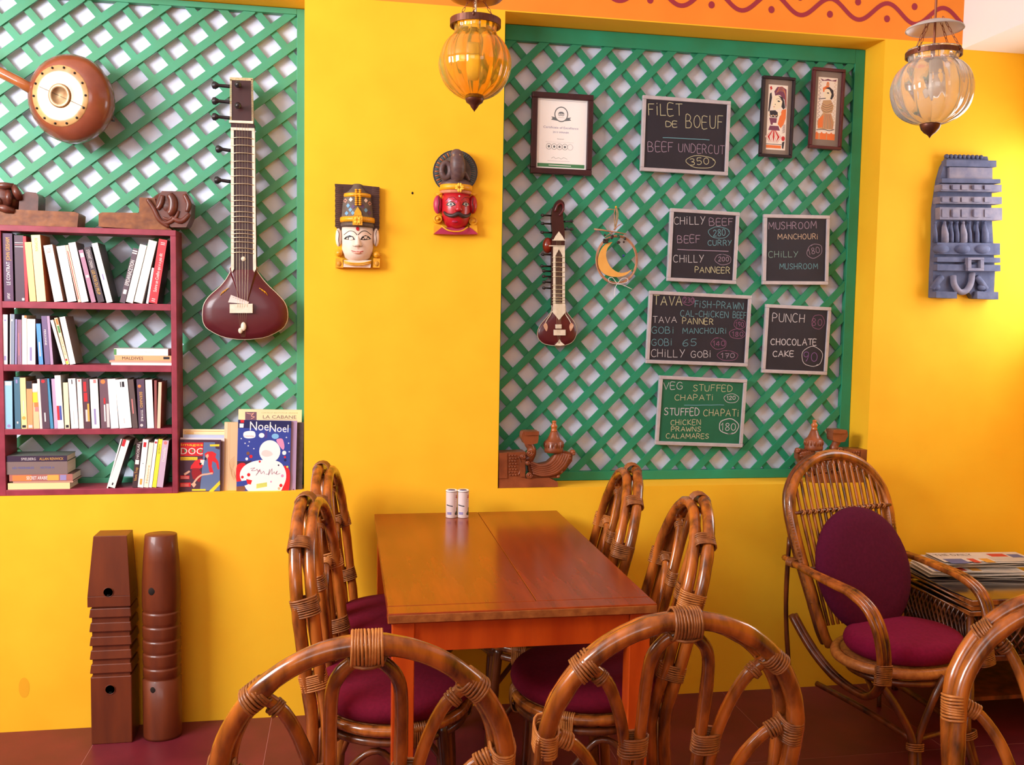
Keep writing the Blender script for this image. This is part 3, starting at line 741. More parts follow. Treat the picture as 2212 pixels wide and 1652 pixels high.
row(SHZ[0], 656, S2, 0, 400, [
 (30, 100, 18, 348, (92, 60, 92), (60, 40, 58), 'thick plum book with LE CONTRAT in white,', [('u', 'LE CONTRAT', .42, .76, .4, 'white'), ('u', 'JOHN GRISHAM', .06, .40, .45, 'gold'), ('u', 'LAFFONT', .88, .97, .3, 'white')]),
 (114, 182, 102, 362, (86, 66, 82), (70, 36, 44), 'greyish plum book with thin rules near its head,', [('r', .05, .11, .95, .117, 'white'), ('r', .05, .14, .95, .147, 'pink'), ('r', .05, .17, .95, .177, 'white'), ('r', .7, .95, .95, .985, 'white')]),
 (184, 206, 166, 370, (204, 60, 72), (120, 30, 36), 'thin red book', []),
 (217, 264, 180, 413, (246, 214, 140), (210, 150, 90), 'short tan yellow book', [('r', .5, .02, .98, .7, 'yellow')] and []),
 (270, 336, 226, 362, (250, 238, 176), (190, 110, 70), 'tall pale yellow book', [('n', 'ROMAN', .05, .24, .35, 'gold')]),
 (395, 461, 315, 438, (250, 238, 228), (196, 150, 120), 'cream book with faint peach head, tilted,', [('r', .1, .01, .9, .12, 'pale'), ('n', 'POCHE', .06, .14, .5, 'pink')]),
 (491, 556, 408, 444, (252, 248, 248), (160, 140, 140), 'plain white tilted book', []),
 (566, 588, 472, 436, (246, 196, 176), (220, 150, 140), 'thin salmon striped tilted book', [('r', .3, .1, .5, .95, 'red')]),
 (592, 645, 496, 420, (252, 250, 246), (120, 90, 96), 'tall white tilted book beside a salmon one', []),
 (664, 698, 570, 472, (176, 130, 156), (90, 62, 76), 'slim mauve tilted book', [('r', .1, .06, .9, .14, 'pale'), ('r', .2, .48, .9, .53, 'pale')]),
 (712, 760, 608, 452, (74, 62, 70), (60, 50, 56), 'black tilted book reading LES ROIS', [('n', 'STEWART ONEAN', .05, .38, .5, 'pale'), ('n', 'LES ROIS DU PEUP', .42, .86, .5, 'gold')]),
 (774, 818, 664, 424, (250, 248, 244), (92, 88, 90), 'white tilted book with a dark grey cover side', [('n', 'DESCLAUX', .04, .28, .3, 'lav'), ('r', .4, .52, .6, .62, 'lav')]),
 (868, 908, 966, 462, (96, 80, 92), (90, 76, 84), 'black book with bold white lettering, leaning right,', [('r', .05, .04, .95, .06, 'white'), ('r', .05, .08, .95, .10, 'white'), ('u', 'EPIDANACETION', .22, .68, .8, 'white'), ('r', .2, .76, .8, .84, 'white')]),
 (914, 966, 1016, 438, (252, 248, 238), (220, 210, 200), 'cream book leaning right, third from the red one,', [('u', 'MARIE LAURENT ET FILS', .1, .6, .22, 'pale')]),
 (972, 1034, 1080, 408, (252, 248, 232), (200, 190, 180), 'tall cream book leaning right against the red one', []),
 (1058, 1074, 1100, 600, (250, 244, 250), (200, 190, 200), 'sliver of a white book before the red one', []),
 (1078, 1140, 1152, 397, (214, 62, 72), (60, 28, 36), 'red book with white cursive title, leaning right,', [('u', 'Suivre un Coelho qui n a pas dit', .22, .82, .4, 'white'), ('r', .3, .05, .8, .058, 'white'), ('r', .3, .075, .8, .083, 'white'), ('r', .3, .93, .7, .94, 'white'), ('r', .3, .96, .7, .97, 'white')]),
], 'books standing on the top shelf', 'on the top shelf')
row(SHZ[1], 789.5, 11.06, 0, 665, [
 (76, 190, 76, 160, (252, 250, 252), (120, 110, 110), 'white slim book at the left end', [('r', .3, .10, .7, .13, 'lav'), ('r', .3, .83, .75, .92, 'lav')]),
 (244, 350, 250, 150, (134, 146, 166), (70, 74, 110), 'grey blue laminated book', [('r', 0, .0, .18, 1, 'pale'), ('r', .3, .1, .6, .14, 'white')]),
 (366, 404, 372, 270, (160, 150, 200), (110, 90, 140), 'thin lilac book', []),
 (420, 530, 405, 280, (146, 108, 132), (110, 76, 96), 'dusky mauve book', [('r', .3, .3, .42, .8, 'pink'), ('r', .6, .3, .7, .95, 'lav')]),
 (542, 652, 532, 182, (252, 246, 232), (220, 200, 160), 'tall cream book with orange patch at its head', [('r', .5, .0, .98, .05, 'orange')]),
 (660, 856, 655, 266, (250, 246, 236), (120, 90, 100), 'thick cream book with a lilac title panel', [('r', .32, .62, .58, .92, 'lav'), ('r', .35, .3, .6, .31, 'pale')]),
 (936, 1040, 868, 378, (92, 158, 236), (50, 70, 140), 'short bright blue book', [('r', .3, .45, .6, .8, 'pale')]),
 (1080, 1208, 990, 196, (116, 98, 138), (90, 70, 100), 'deep lavender book reading PERSONNE', [('n', 'PERSONNE', .28, .6, .36, 'white')]),
 (1214, 1280, 1118, 196, (184, 156, 190), (80, 54, 66), 'slim pale mauve book', []),
 (1510, 1580, 1210, 298, (250, 248, 240), (230, 226, 210), 'slim white tilted book', []),
 (1590, 1668, 1300, 246, (246, 226, 190), (200, 150, 110), 'tilted book with orange and green patches', [('r', .2, .02, .9, .15, 'orange'), ('r', .2, .17, .9, .32, 'green'), ('n', 'SOLEIL ROUGE', .4, .8, .5, 'orange'), ('r', .1, .88, .7, .92, 'red'), ('r', .1, .93, .7, .99, 'yellow')]),
 (1676, 1812, 1420, 226, (252, 252, 248), (128, 104, 100), 'white tilted book, last before the gap', [('r', .3, .1, .5, .24, 'pale')]),
], 'books standing on the second shelf', 'on the second shelf')
row(SHZ[2], 925.5, 11.06, 0, 800, [
 (116, 312, 105, 255, (150, 200, 232), (90, 130, 160), 'light blue book at the left end', [('r', .1, .01, .9, .09, 'pale'), ('d', .55, .94, .22, 'lav')]),
 (362, 504, 334, 160, (74, 116, 140), (60, 80, 100), 'dark teal book', [('r', .3, .05, .6, .12, 'lav'), ('r', .35, .86, .6, .9, 'pale')]),
 (516, 652, 474, 175, (244, 218, 156), (170, 140, 100), 'sandy book with dark roundel', [('r', .45, .45, .6, .7, 'pale'), ('d', .5, .79, .35, 'gold'), ('r', .15, .93, .8, .98, 'black')]),
 (664, 800, 634, 256, (236, 160, 108), (120, 90, 80), 'orange book with brown head', [('r', 0, 0, 1, .16, 'black'), ('r', .2, .92, .9, .98, 'pale')]),
 (806, 952, 750, 315, (248, 196, 150), (150, 90, 80), 'short book painted with yellow and pink fruit', [('r', .02, .0, .98, .18, 'white'), ('r', .02, .2, .9, .42, 'yellow'), ('r', .3, .42, .98, .52, 'orange'), ('r', .4, .52, .98, .62, 'pink')]),
 (962, 1022, 890, 205, (240, 214, 210), (90, 60, 60), 'bent slim white book', []),
 (1024, 1200, 950, 205, (88, 66, 82), (80, 60, 70), 'black book with a red roundel left of the thin blue one', [('d', .45, .05, .26, 'red'), ('r', .35, .68, .52, .86, 'white')]),
 (1210, 1284, 1100, 200, (74, 146, 186), (50, 70, 100), 'thin blue tilted book', []),
 (1300, 1385, 1225, 205, (196, 166, 200), (150, 120, 160), 'slim lilac book', []),
 (1392, 1535, 1305, 122, (250, 250, 250), (190, 200, 196), 'tallest white book, with red and blue blocks,', [('r', .02, .57, .42, .84, 'red'), ('r', .44, .57, .8, .84, 'blue')]),
 (1560, 1676, 1508, 292, (250, 232, 192), (190, 160, 130), 'short beige book', [('r', .2, .92, .8, .98, 'black')]),
 (1706, 1880, 1625, 200, (252, 248, 252), (200, 190, 200), 'white book with a small black mark at its head', [('r', .45, .02, .58, .11, 'black'), ('r', .4, .65, .5, .92, 'pale')]),
 (1896, 2008, 1835, 208, (250, 236, 226), (200, 190, 180), 'cream book with a faint pink roundel', [('d', .5, .035, .25, 'pink'), ('r', .4, .56, .56, .7, 'pale')]),
 (2022, 2180, 1965, 200, (92, 62, 74), (80, 60, 70), 'black book with red blocks', [('r', .15, .06, .6, .26, 'red'), ('r', .15, .28, .7, .46, 'red'), ('r', .3, .62, .6, .86, 'pale'), ('r', .62, .5, .9, .86, 'gold')]),
], 'books standing on the third shelf', 'on the third shelf')
row(SHZ[2], 925.8, 11.06, 190, 800, [
 (98, 290, 40, 212, (250, 244, 236), (130, 110, 110), 'cream book with a mauve title panel', [('r', .45, .01, .8, .08, 'pink'), ('r', .35, .6, .6, .92, 'lav')]),
 (318, 540, 268, 212, (112, 84, 96), (100, 80, 80), 'dark book with a peach disc', [('d', .4, .05, .26, 'orange'), ('r', .4, .38, .6, .5, 'red'), ('r', .4, .52, .55, .86, 'white'), ('r', .66, .5, .95, .98, 'pale')]),
 (556, 742, 470, 208, (253, 253, 253), (230, 230, 230), 'large blank white book', []),
 (760, 1056, 650, 222, (253, 253, 253), (120, 108, 100), 'thickest white book, with a black bird stamp,', [('r', .38, .05, .46, .16, 'black'), ('r', .52, .05, .72, .16, 'black'), ('r', .4, .8, .48, .9, 'pale')]),
 (1066, 1196, 955, 220, (96, 80, 80), (90, 74, 78), 'dull brown book with a marbled spine', [('r', .3, .4, .5, .7, 'pink')]),
 (1216, 1400, 1160, 216, (92, 74, 96), (110, 80, 96), 'black book with gold lettering and an orange disc', [('d', .35, .14, .22, 'orange'), ('n', 'BERNARD', .26, .58, .4, 'gold'), ('n', 'TITRE', .62, .86, .3, 'white'), ('d', .4, .94, .2, 'pale')]),
 (1418, 1580, 1368, 226, (252, 252, 252), (150, 90, 90), 'white book right of the gold lettered one', []),
 (1592, 1650, 1585, 240, (150, 84, 84), (140, 80, 80), 'thin brick brown book', []),
 (1656, 1732, 1688, 282, (248, 204, 178), (160, 90, 62), 'slim peach book with a brown cover, right end', []),
], 'books standing on the third shelf', 'on the third shelf')
S5 = 5.672
row(SHZ[3], 1054, S5, 0, 930, [
 (1310, 1325, 1482, 104, (246, 244, 240), (220, 216, 210), 'thin white book behind the leaning one', []),
 (1330, 1418, 1512, 126, (240, 240, 236), (96, 46, 50), 'white book leaning far right with a red patch', [('r', .02, .0, .5, .14, 'red'), ('r', .4, .9, .6, .95, 'black')]),
 (1620, 1682, 1672, 152, (74, 54, 60), (70, 40, 44), 'black book with white and gold lettering', [('u', 'NICOLAS', .03, .35, .5, 'white'), ('r', .15, .38, .9, .48, 'white'), ('u', 'Vivre Trop', .55, .85, .6, 'gold')]),
 (1686, 1756, 1752, 112, (250, 246, 244), (200, 190, 190), 'white book with a red square', [('r', .2, .06, .7, .16, 'red'), ('r', .3, .82, .7, .94, 'gold'), ('d', .5, .5, .08, 'black')]),
 (1762, 1820, 1830, 152, (250, 240, 220), (220, 210, 190), 'cream book with pale gold script', [('u', 'Histoire', .5, .9, .5, 'gold')]),
 (1824, 1862, 1898, 112, (252, 248, 250), (220, 210, 210), 'white slim book with a red dot', [('d', .5, .06, .4, 'red')]),
 (1866, 1916, 1945, 108, (246, 232, 70), (200, 180, 60), 'yellow slim book', [('u', 'LE PETIT', .1, .3, .4, 'black')]),
 (1920, 1998, 1994, 126, (206, 182, 206), (84, 40, 56), 'lilac book at the right end', [('u', 'Danielle', .15, .45, .45, 'white'), ('d', .5, .05, .3, 'pink')]),
], 'books standing on the bottom shelf', 'on the bottom shelf')

def flatbook(x0, x1, ytop, ybot, zb, spine, cover, label, marks, grp, depth=.11, dy=0):
    Y = .01+dy
    yl = W(x0, ybot, Y); yr = W(x1, ybot, Y); tt = W(x0, ytop, Y)
    th = max(.003, tt.z-yl.z); z = zb
    T = Thing('book', label, 'book', ((yl.x+yr.x)/2, Y+depth/2, z), group=grp)
    e = min(.0012, th*.25); c = MB()
    c.box((yl.x, Y, z), (yr.x, Y+.0014, z+th), 0); c.box((yl.x, Y+.0014, z), (yr.x, Y+depth, z+e), 1); c.box((yl.x, Y+.0014, z+th-e), (yr.x, Y+depth, z+th), 1)
    T.part('cover', c, [bcol(spine), bcol(cover)])
    c = MB(); c.box((yl.x+.002, Y+.0014, z+e), (yr.x-.002, Y+depth-.002, z+th-e)); T.part('pages', c, M_paper)
    if marks:
        w = yr.x-yl.x; p = Panel((yl.x, Y, z+th), (1, 0, 0), (0, 0, -1), (0, -1, 0)); inks = []
        for mk in marks:
            if mk[-1] not in inks: inks.append(mk[-1])
        for mk in marks:
            ii = inks.index(mk[-1])
            if mk[0] == 'r': p.rect(mk[1]*w, mk[2]*th, mk[3]*w, mk[4]*th, ii)
            else: p.type(mk[1], mk[2]*w, mk[3]*th, (mk[4]-mk[2])*w, th*mk[5], ii)
        p.mb.build('spine_print', [T_ink[i] for i in inks], T.parts['cover'], off=T.loc)
    return z+th+.0004
g = 'books lying flat on the second shelf'
z = SHZ[1]+.0005
z = flatbook(240, 371, 785.6, 791, z, (250, 248, 246), (240, 236, 232), 'thin white book at the bottom of the flat pile on the second shelf', [], g)
z = flatbook(236, 370, 781, 785, z, (240, 160, 140), (230, 140, 130), 'thin salmon book in the flat pile on the second shelf', [], g)
z = flatbook(248, 370, 769.5, 780.5, z, (236, 176, 128), (190, 120, 90), 'orange MALDIVES book in the flat pile on the second shelf', [('t', 'MALDIVES', .13, .82, .5, .6, 'black'), ('r', .86, .2, .97, .7, 'black')], g)
z = flatbook(246, 363, 754.5, 769, z, (250, 252, 248), (190, 186, 176), 'white book with a green end, topmost of the flat pile on the second shelf', [('r', .0, .05, .05, .95, 'green'), ('t', 'KATMANDOU', .48, .68, .74, .4, 'pale')], g)
g = 'books lying flat on the bottom shelf'
z = SHZ[3]+.0005
z = flatbook(17, 151, 1043, 1056.5, z, (250, 218, 160), (236, 200, 150), 'straw-coloured book at the bottom of the flat pile on the bottom shelf', [], g)
z = flatbook(28, 158, 1038.6, 1042.2, z, (196, 150, 130), (170, 120, 110), 'thin tan book second from the bottom of the flat pile on the bottom shelf', [], g)
z = flatbook(20, 157, 1023.5, 1038, z, (176, 110, 100), (110, 80, 80), 'red and green picture book in the flat pile on the bottom shelf', [('r', .05, .1, .35, .95, 'orange'), ('r', .6, .1, .78, .9, 'gold'), ('r', .8, .1, .9, .9, 'lav'), ('t', 'SECRET ARABIE', .27, .75, .6, .5, 'white')], g)
z = flatbook(14, 146, 994.5, 1022, z, (128, 110, 108), (120, 104, 100), 'thick grey brown book with blue lettering in the flat pile on the bottom shelf', [('t', 'LES MISERABLES', .1, .55, .45, .16, 'blue'), ('t', 'VICTOR H', .55, .55, .78, .16, 'blue')], g)
z = flatbook(14, 145, 981, 993.5, z, (58, 42, 66), (110, 116, 108), 'black book with silver lettering, topmost of the flat pile on the bottom shelf', [('t', 'SPIELBERG', .24, .75, .48, .45, 'pale'), ('t', 'ALLAN RENWICK', .54, .75, .94, .45, 'gold')], g)

# ================================================================ things on the walls and ledges
def loft_outline(mb, out, ctr, rings, m=0):
    n = len(out); vs = []; fs = []
    for (y, k) in rings:
        for (x, z) in out: vs.append((ctr[0]+(x-ctr[0])*k, y, ctr[1]+(z-ctr[1])*k))
    for i in range(len(rings)-1):
        for j in range(n):
            j2 = (j+1) % n; fs.append((i*n+j, i*n+j2, (i+1)*n+j2, (i+1)*n+j))
    fs.append(tuple(range(n))); fs.append(tuple((len(rings)-1)*n+j for j in range(n-1, -1, -1)))
    mb.add(vs, fs, m, True)
def xz(px, py, Y): q = W(px, py, Y); return (q.x, q.z)
def sm2(pts, k=4, closed=True): return [(q.x, q.z) for q in smooth_path([(a, 0, b) for a, b in pts], k, closed)]
def V3(px, py, Y): return W(px, py, Y)

# ---- large sitar on the left lattice
Y = .05
T = Thing('sitar', 'large sitar with maroon body and white-edged neck hanging on the left lattice', 'instrument', W(528, 737, .09))
O = [(499.5, 575), (498, 585), (494, 593), (486, 606), (475, 619), (461, 631), (449.5, 642), (441, 655), (437.7, 668), (437.5, 689), (441, 701), (449.5, 711), (475, 725), (500, 731), (527, 733), (555, 731), (579, 726), (608, 711), (618, 698), (621.5, 685), (620, 667), (614, 652), (604.6, 641), (593, 629), (582, 619), (569, 605), (560, 593), (554, 583), (552.5, 575)]
out = [xz(a, b, Y) for a, b in O]; out = sm2(out, 2, True); ctr = xz(529, 676, Y)
q = MB(); loft_outline(q, out, ctr, [(Y-.013, .15), (Y-.012, .45), (Y-.008, .75), (Y-.001, .985), (Y+.003, 1.0), (Y+.006, 1.0)]); T.part('soundboard', q, M_sitar)
q = MB(); loft_outline(q, out, ctr, [(Y+.0055, 1.0), (Y+.03, 1.01), (Y+.055, .93), (Y+.075, .72), (Y+.086, .4)]); T.part('gourd', q, M_shell)
q = MB(); q.tube([(x, Y+.003, z) for x, z in out], .0016, 5, True); T.part('edge_binding', q, M_ivory)
nk = [xz(499, 265, Y), xz(549, 266, Y), xz(554, 590, Y), xz(500, 590, Y)]
q = MB(); q.prism(nk, Y-.003, Y+.045); T.part('neck', q, M_sitar_neck, bevel=.003)
for a, b, c, d in ((499, 280, 499.5, 583), (544.5, 280, 547, 583)):
    q = MB(); q.prism([xz(a, b, Y), xz(a+6.5, b, Y), xz(c+6.5, d-2, Y), xz(c+2.5, d+5, Y), xz(c, d, Y)], Y-.008, Y-.002); T.part('ivory_strip', q, M_ivory)
q = MB(); q.prism([xz(495.5, 261, Y), xz(547.5, 263, Y), xz(547.5, 268.5, Y), xz(495.5, 266, Y)], Y-.012, Y+.01); T.part('nut', q, M_ivory, bevel=.001)
q = MB(); q.prism([xz(499, 276, Y), xz(550, 278, Y), xz(550, 283.5, Y), xz(499, 281.5, Y)], Y-.010, Y+.0); T.part('nut', q, M_ivory, bevel=.001)
q = MB(); q.prism([xz(500, 172, Y), xz(544, 174, Y), xz(547, 264, Y), xz(500, 262, Y)], Y, Y+.045); T.part('headstock', q, M_sitar_neck, bevel=.002)
q = MB()
for i in range(30):
    for s_ in (0, 1):
        a = xz((496.5, 542.5)[s_]+(1.4*i/30 if s_ else 0), 172+i*3.05, Y); q.box((a[0], Y-.003, a[1]-.0023), (a[0]+.007, Y, a[1]+.0006))
q.prism([xz(496.5, 167, Y), xz(546, 169, Y), xz(546, 175, Y), xz(496.5, 173, Y)], Y-.003, Y+.02); o = T.part('headstock_border', q, mat('checked_ivory', (214, 196, 150), (170, 150, 110), (200, 200, 200), .5)); o['kind'] = 'stuff'
for y_ in (299.5, 316, 332.7, 350.5, 365.3, 382, 399, 424.4, 435.4, 446.5, 459.5, 469.8, 481.2, 498.6, 506.7, 514.9, 524.4, 537.8, 547):
    a = W(498, y_-.5, Y-.006); b = W(550.5, y_+1.5, Y-.006); mid = (a+b)/2+Vector((0, -.009, .0035))
    q = MB(); q.tube(smooth_path([a, a+(mid-a)*.5+Vector((0, -.002, .0015)), mid, b+(mid-b)*.5+Vector((0, -.002, .0015)), b], 2), .0016, 5); T.part('fret', q, M_fret)
for px_, py_ in ((462, 184), (462, 218), (462, 252), (470, 322), (467, 389)):
    a = W(px_, py_, Y+.018); b = W(500, py_+3, Y+.018)
    q = MB(); q.tube([a+Vector((-.002, 0, 0)), a+Vector((.004, 0, 0)), a+Vector((.012, 0, 0)), a+Vector((.018, 0, 0)), b+Vector((-.01, 0, 0)), b], [.0095, .0145, .010, .006, .0065, .006], 10); q.ball(a, (.008, .012, .0135), 10); T.part('tuning_peg', q, M_peg, under='headstock')
for px_, py_ in ((516, 187), (516, 232)):
    a = W(px_, py_, Y); M = Matrix.Rotation(math.pi/2, 3, 'X')
    q = MB(); q.lathe([(.004, 0), (.005, .016), (.010, .024), (.012, .031), (.007, .038), (0, .040)], a, 10, 0, M); T.part('tuning_peg', q, M_peg, under='headstock')
q = MB(); c = W(526, 559, Y-.004); q.lathe([(.0085, 0), (.0085, .003), (0, .003)], c, 16, 0, Matrix.Rotation(math.pi/2, 3, 'X')); T.part('ivory_dot', q, M_ivory)
q = MB(); q.prism([xz(498, 657, Y), xz(547, 656, Y), xz(547, 676, Y), xz(498, 676, Y)], Y-.026, Y-.012); T.part('bridge', q, M_ivory, bevel=.001)
q = MB(); q.prism([xz(500, 637, Y), xz(538.5, 652, Y), xz(537, 657, Y), xz(494, 653, Y)], Y-.018, Y-.0145); T.part('paper_label', q, mat('label_paper', (226, 206, 200), None, rough=.8))
q = MB()
for i in range(5): a = xz(504+5*i, 640+1.9*i, Y); q.box((a[0], Y-.0188, a[1]-.004), (a[0]+.005, Y-.018, a[1]-.003))
T.part('label_print', q, T_ink['black'], under='paper_label')
for i in range(5):
    q = MB(); q.tube([W(511+i*6, 268, Y-.012), W(511+i*6.2, 590, Y-.013), W(513+i*5.2, 657, Y-.028), W(521+i*2, 728, Y-.006)], .00045, 4); T.part('string', q, M_fret)
for a in ((526, 705, 5.5, 9), (519.5, 714, 4.5, 6)):
    c = W(a[0], a[1], Y-.016); q = MB(); q.ball(c, (a[2]*.0018, .006, a[3]*.0018), 10); T.part('tuning_bead', q, M_ivory)
for s_ in (-1, 1):
    q = MB()
    for k in range(3): a = W(527+s_*(33+k*5), 622+k*3, Y-.010); b = W(527+s_*(41+k*5), 630+k*4, Y-.008); q.tube([a, (a+b)/2+Vector((0, -.001, .003)), b], .0012, 4)
    T.part('inlay', q, M_gold)

# ---- small sitar on the right lattice
Y = .10; S = 4.349
def s(px, py, y=Y): return W(1070+px/S, 420+py/S, y)
def sx(px, py, y=Y): q = s(px, py, y); return (q.x, q.z)
T = Thing('miniature_sitar', 'small sitar with ivory inlay hanging at the left of the right lattice', 'instrument', s(580, 1420))
O = [(540, 1030), (532, 1080), (505, 1130), (462, 1180), (425, 1225), (400, 1280), (398, 1330), (420, 1372), (460, 1402), (520, 1416), (590, 1420), (660, 1414), (715, 1392), (750, 1350), (766, 1290), (757, 1230), (730, 1180), (695, 1135), (664, 1090), (650, 1030)]
out = sm2([sx(a, b) for a, b in O], 3); ctr = sx(582, 1280)
q = MB(); loft_outline(q, out, ctr, [(Y-.006, .3), (Y-.005, .7), (Y-.001, .96), (Y+.003, 1.0)]); T.part('soundboard', q, M_sitar)
q = MB(); loft_outline(q, out, ctr, [(Y+.003, 1.0), (Y+.012, 1.0), (Y+.026, .8), (Y+.033, .45)]); T.part('gourd', q, M_shell)
q = MB(); q.tube([(x, Y+.002, z) for x, z in out], .0011, 5, True); T.part('edge_binding', q, M_ivory)
q = MB(); q.prism([sx(530, 395), sx(650, 395), sx(650, 1040), sx(528, 1040)], Y-.004, Y+.02); T.part('neck', q, M_sitar_neck)
hd = sm2([sx(*a) for a in ((545, 420), (530, 300), (528, 200), (545, 120), (575, 65), (610, 48), (645, 75), (650, 125), (635, 170), (640, 250), (650, 340), (650, 420))], 2, False)
q = MB(); q.prism(hd, Y-.002, Y+.02); T.part('headstock', q, M_sitar_neck, bevel=.002)
q = MB(); q.tube(smooth_path([s(560, 160, Y-.006), s(585, 100, Y-.01), s(625, 85, Y-.01), (s(640, 140, Y-.006)), s(600, 200, Y-.004)], 4), .0045, 8); T.part('carved_scroll', q, M_sitar)
q = MB(); q.prism([sx(595, 348), sx(630, 395), sx(645, 425), sx(545, 425), sx(560, 395)], Y-.005, Y-.001); T.part('ivory_inlay', q, M_ivory)
for a, b, c in ((534, 430, 652), (502, 484, 650)):
    q = MB(); q.prism([sx(a, b-5), sx(c, b-3), sx(c, b+5), sx(a, b+4)], Y-.010, Y+.0); T.part('nut', q, M_ivory)
for a, c in ((540, 562), (626, 650)):
    q = MB(); q.prism([sx(a, 490), sx(c, 490), sx(c, 1028), sx(a, 1028)], Y-.007, Y-.003); T.part('ivory_strip', q, M_ivory)
q = MB(); q.prism([sx(562, 490), sx(626, 490), sx(626, 575), sx(612, 545), sx(594, 515), sx(578, 545), sx(562, 575)], Y-.007, Y-.003); T.part('ivory_inlay', q, M_ivory)
q = MB(); q.prism([sx(540, 1028), sx(650, 1028), sx(655, 1105), sx(594, 1178), sx(534, 1105)], Y-.010, Y-.003); T.part('ivory_inlay', q, M_ivory)
for b in (590, 638, 682, 727, 772, 852, 892, 932, 967, 992, 1020):
    q = MB(); a_, c_ = s(532, b, Y-.007), s(650, b+2, Y-.007); q.tube([a_, (a_+c_)/2+Vector((0, -.005, .001)), c_], .0013, 5); T.part('fret', q, M_fret)
for (a, b, d) in ((438, 195, 1), (438, 272, 1), (434, 355, 1), (722, 250, -1), (722, 325, -1), (440, 562, 1), (432, 672, 1), (450, 718, 1), (448, 768, 1), (452, 822, 1), (450, 878, 1)):
    a_ = s(a, b, Y+.008); c_ = s(535 if d > 0 else 640, b+4, Y+.008); q = MB(); dr = (c_-a_).normalized()
    q.tube([a_, a_+dr*.005, a_+dr*.010, c_], [.0055, .0065, .0035, .0035], 8); q.ball(a_, .0055, 8); T.part('tuning_peg', q, M_peg, under='headstock')
q = MB(); q.ball(s(492, 478, Y+.02), (.021, .019, .031), 14); T.part('upper_gourd', q, M_shell)
for a in ((560, 1220, 615, 1258), (543, 1270, 652, 1322)):
    q = MB(); q.prism([sx(a[0], a[1]), sx(a[2], a[1]), sx(a[2], a[3]), sx(a[0], a[3])], Y-.014, Y-.006); T.part('bridge', q, M_ivory, bevel=.0008)
for sg in (-1, 1):
    c0 = 590
    q = MB(); q.tube(smooth_path([s(c0+sg*56, 1095, Y-.004), s(c0+sg*72, 1130, Y-.004), s(c0+sg*100, 1170, Y-.005), s(c0+sg*122, 1212, Y-.005)], 3), .0016, 5); T.part('ivory_line', q, M_ivory)
    q = MB(); q.prism(sm2([sx(c0+sg*a, b) for a, b in ((122, 1205), (142, 1230), (128, 1262), (112, 1285), (102, 1250), (106, 1222))], 2), Y-.008, Y-.004); T.part('leaf_inlay', q, mat('leaf_inlay_rose', (190, 112, 90), (214, 180, 150), (60, 60, 60), .5))
q = MB(); q.prism([sx(600, 1358), sx(615, 1385), sx(648, 1412), sx(600, 1420), sx(556, 1414), sx(585, 1385)], Y-.008, Y-.002); T.part('ivory_inlay', q, M_ivory)
for k in range(4):
    q = MB(); q.tube([s(575+k*13, 430, Y-.011), s(575+k*13, 1028, Y-.012), s(578+k*12, 1270, Y-.016), s(592+k*4, 1400, Y-.008)], .0003, 4); T.part('string', q, M_fret)

# ---- round skin-faced lute, its neck leaving the frame to the left
Y = .05
T = Thing('gourd_lute', 'round brown gourd instrument with a cream skin face at the top left', 'instrument', W(154, 300, .08))
ax = Vector((-.30, -1, -.06)).normalized(); M = ax.to_track_quat('Z', 'Y').to_matrix()
cb = W(157, 215, .05); R = .151
prof = [(0, -.078), (.06, -.075), (.11, -.058), (.14, -.03), (R, 0), (.149, .022), (.138, .045), (.118, .064), (.098, .074)]
q = MB(); q.lathe(prof, cb, 36, 0, M, sx=1, sy=1); T.part('gourd', q, mat('brown_gourd', (150, 82, 58), (112, 52, 36), (9, 9, 9), .25, .05, coat=.5))
q = MB(); q.lathe([(.105, .068), (.1, .0755), (.08, .0775), (.05, .0765), (.03, .073), (.012, .074), (0, .0745)], cb, 32, 0, M); T.part('skin_face', q, mat('cream_skin', (216, 174, 116), (160, 108, 64), (18, 18, 18), .35, .3, coat=.3))
q = MB(); q.lathe([(.040, .0785), (.034, .081), (.028, .079), (.03, .076)], cb, 24, 0, M); T.part('sound_ring', q, mat('cream_skin_pale', (230, 204, 160), (170, 124, 84), (30, 30, 30), .35, coat=.3))
for k in range(14):
    a = k/14*6.2832; q = MB(); q.ball(cb+M @ Vector((.094*math.cos(a), .094*math.sin(a), .078)), .0042, 6); T.part('tack', q, M_black)
q = MB(); q.tube([W(82, 200, .045), W(40, 176, .045), W(-60, 126, .045), W(-160, 76, .045)], [.019, .018, .017, .016], 12); T.part('neck', q, mat('light_brown_neck', (184, 110, 62), (150, 82, 40), (20, 20, 20), .25, coat=.6))
q = MB(); a = W(232, 254, .06); q.tube([a, a+Vector((.012, 0, -.004)), a+Vector((.022, 0, -.003))], [.011, .008, .010], 10); T.part('tail_peg', q, mat('grey_metal_peg', (90, 90, 96), None, rough=.3, metal=.6))
q = MB(); q.tube([cb+M @ Vector((-.07, .03, .079)), cb+M @ Vector((.09, -.04, .079))], .0006, 4); T.part('string', q, M_black)

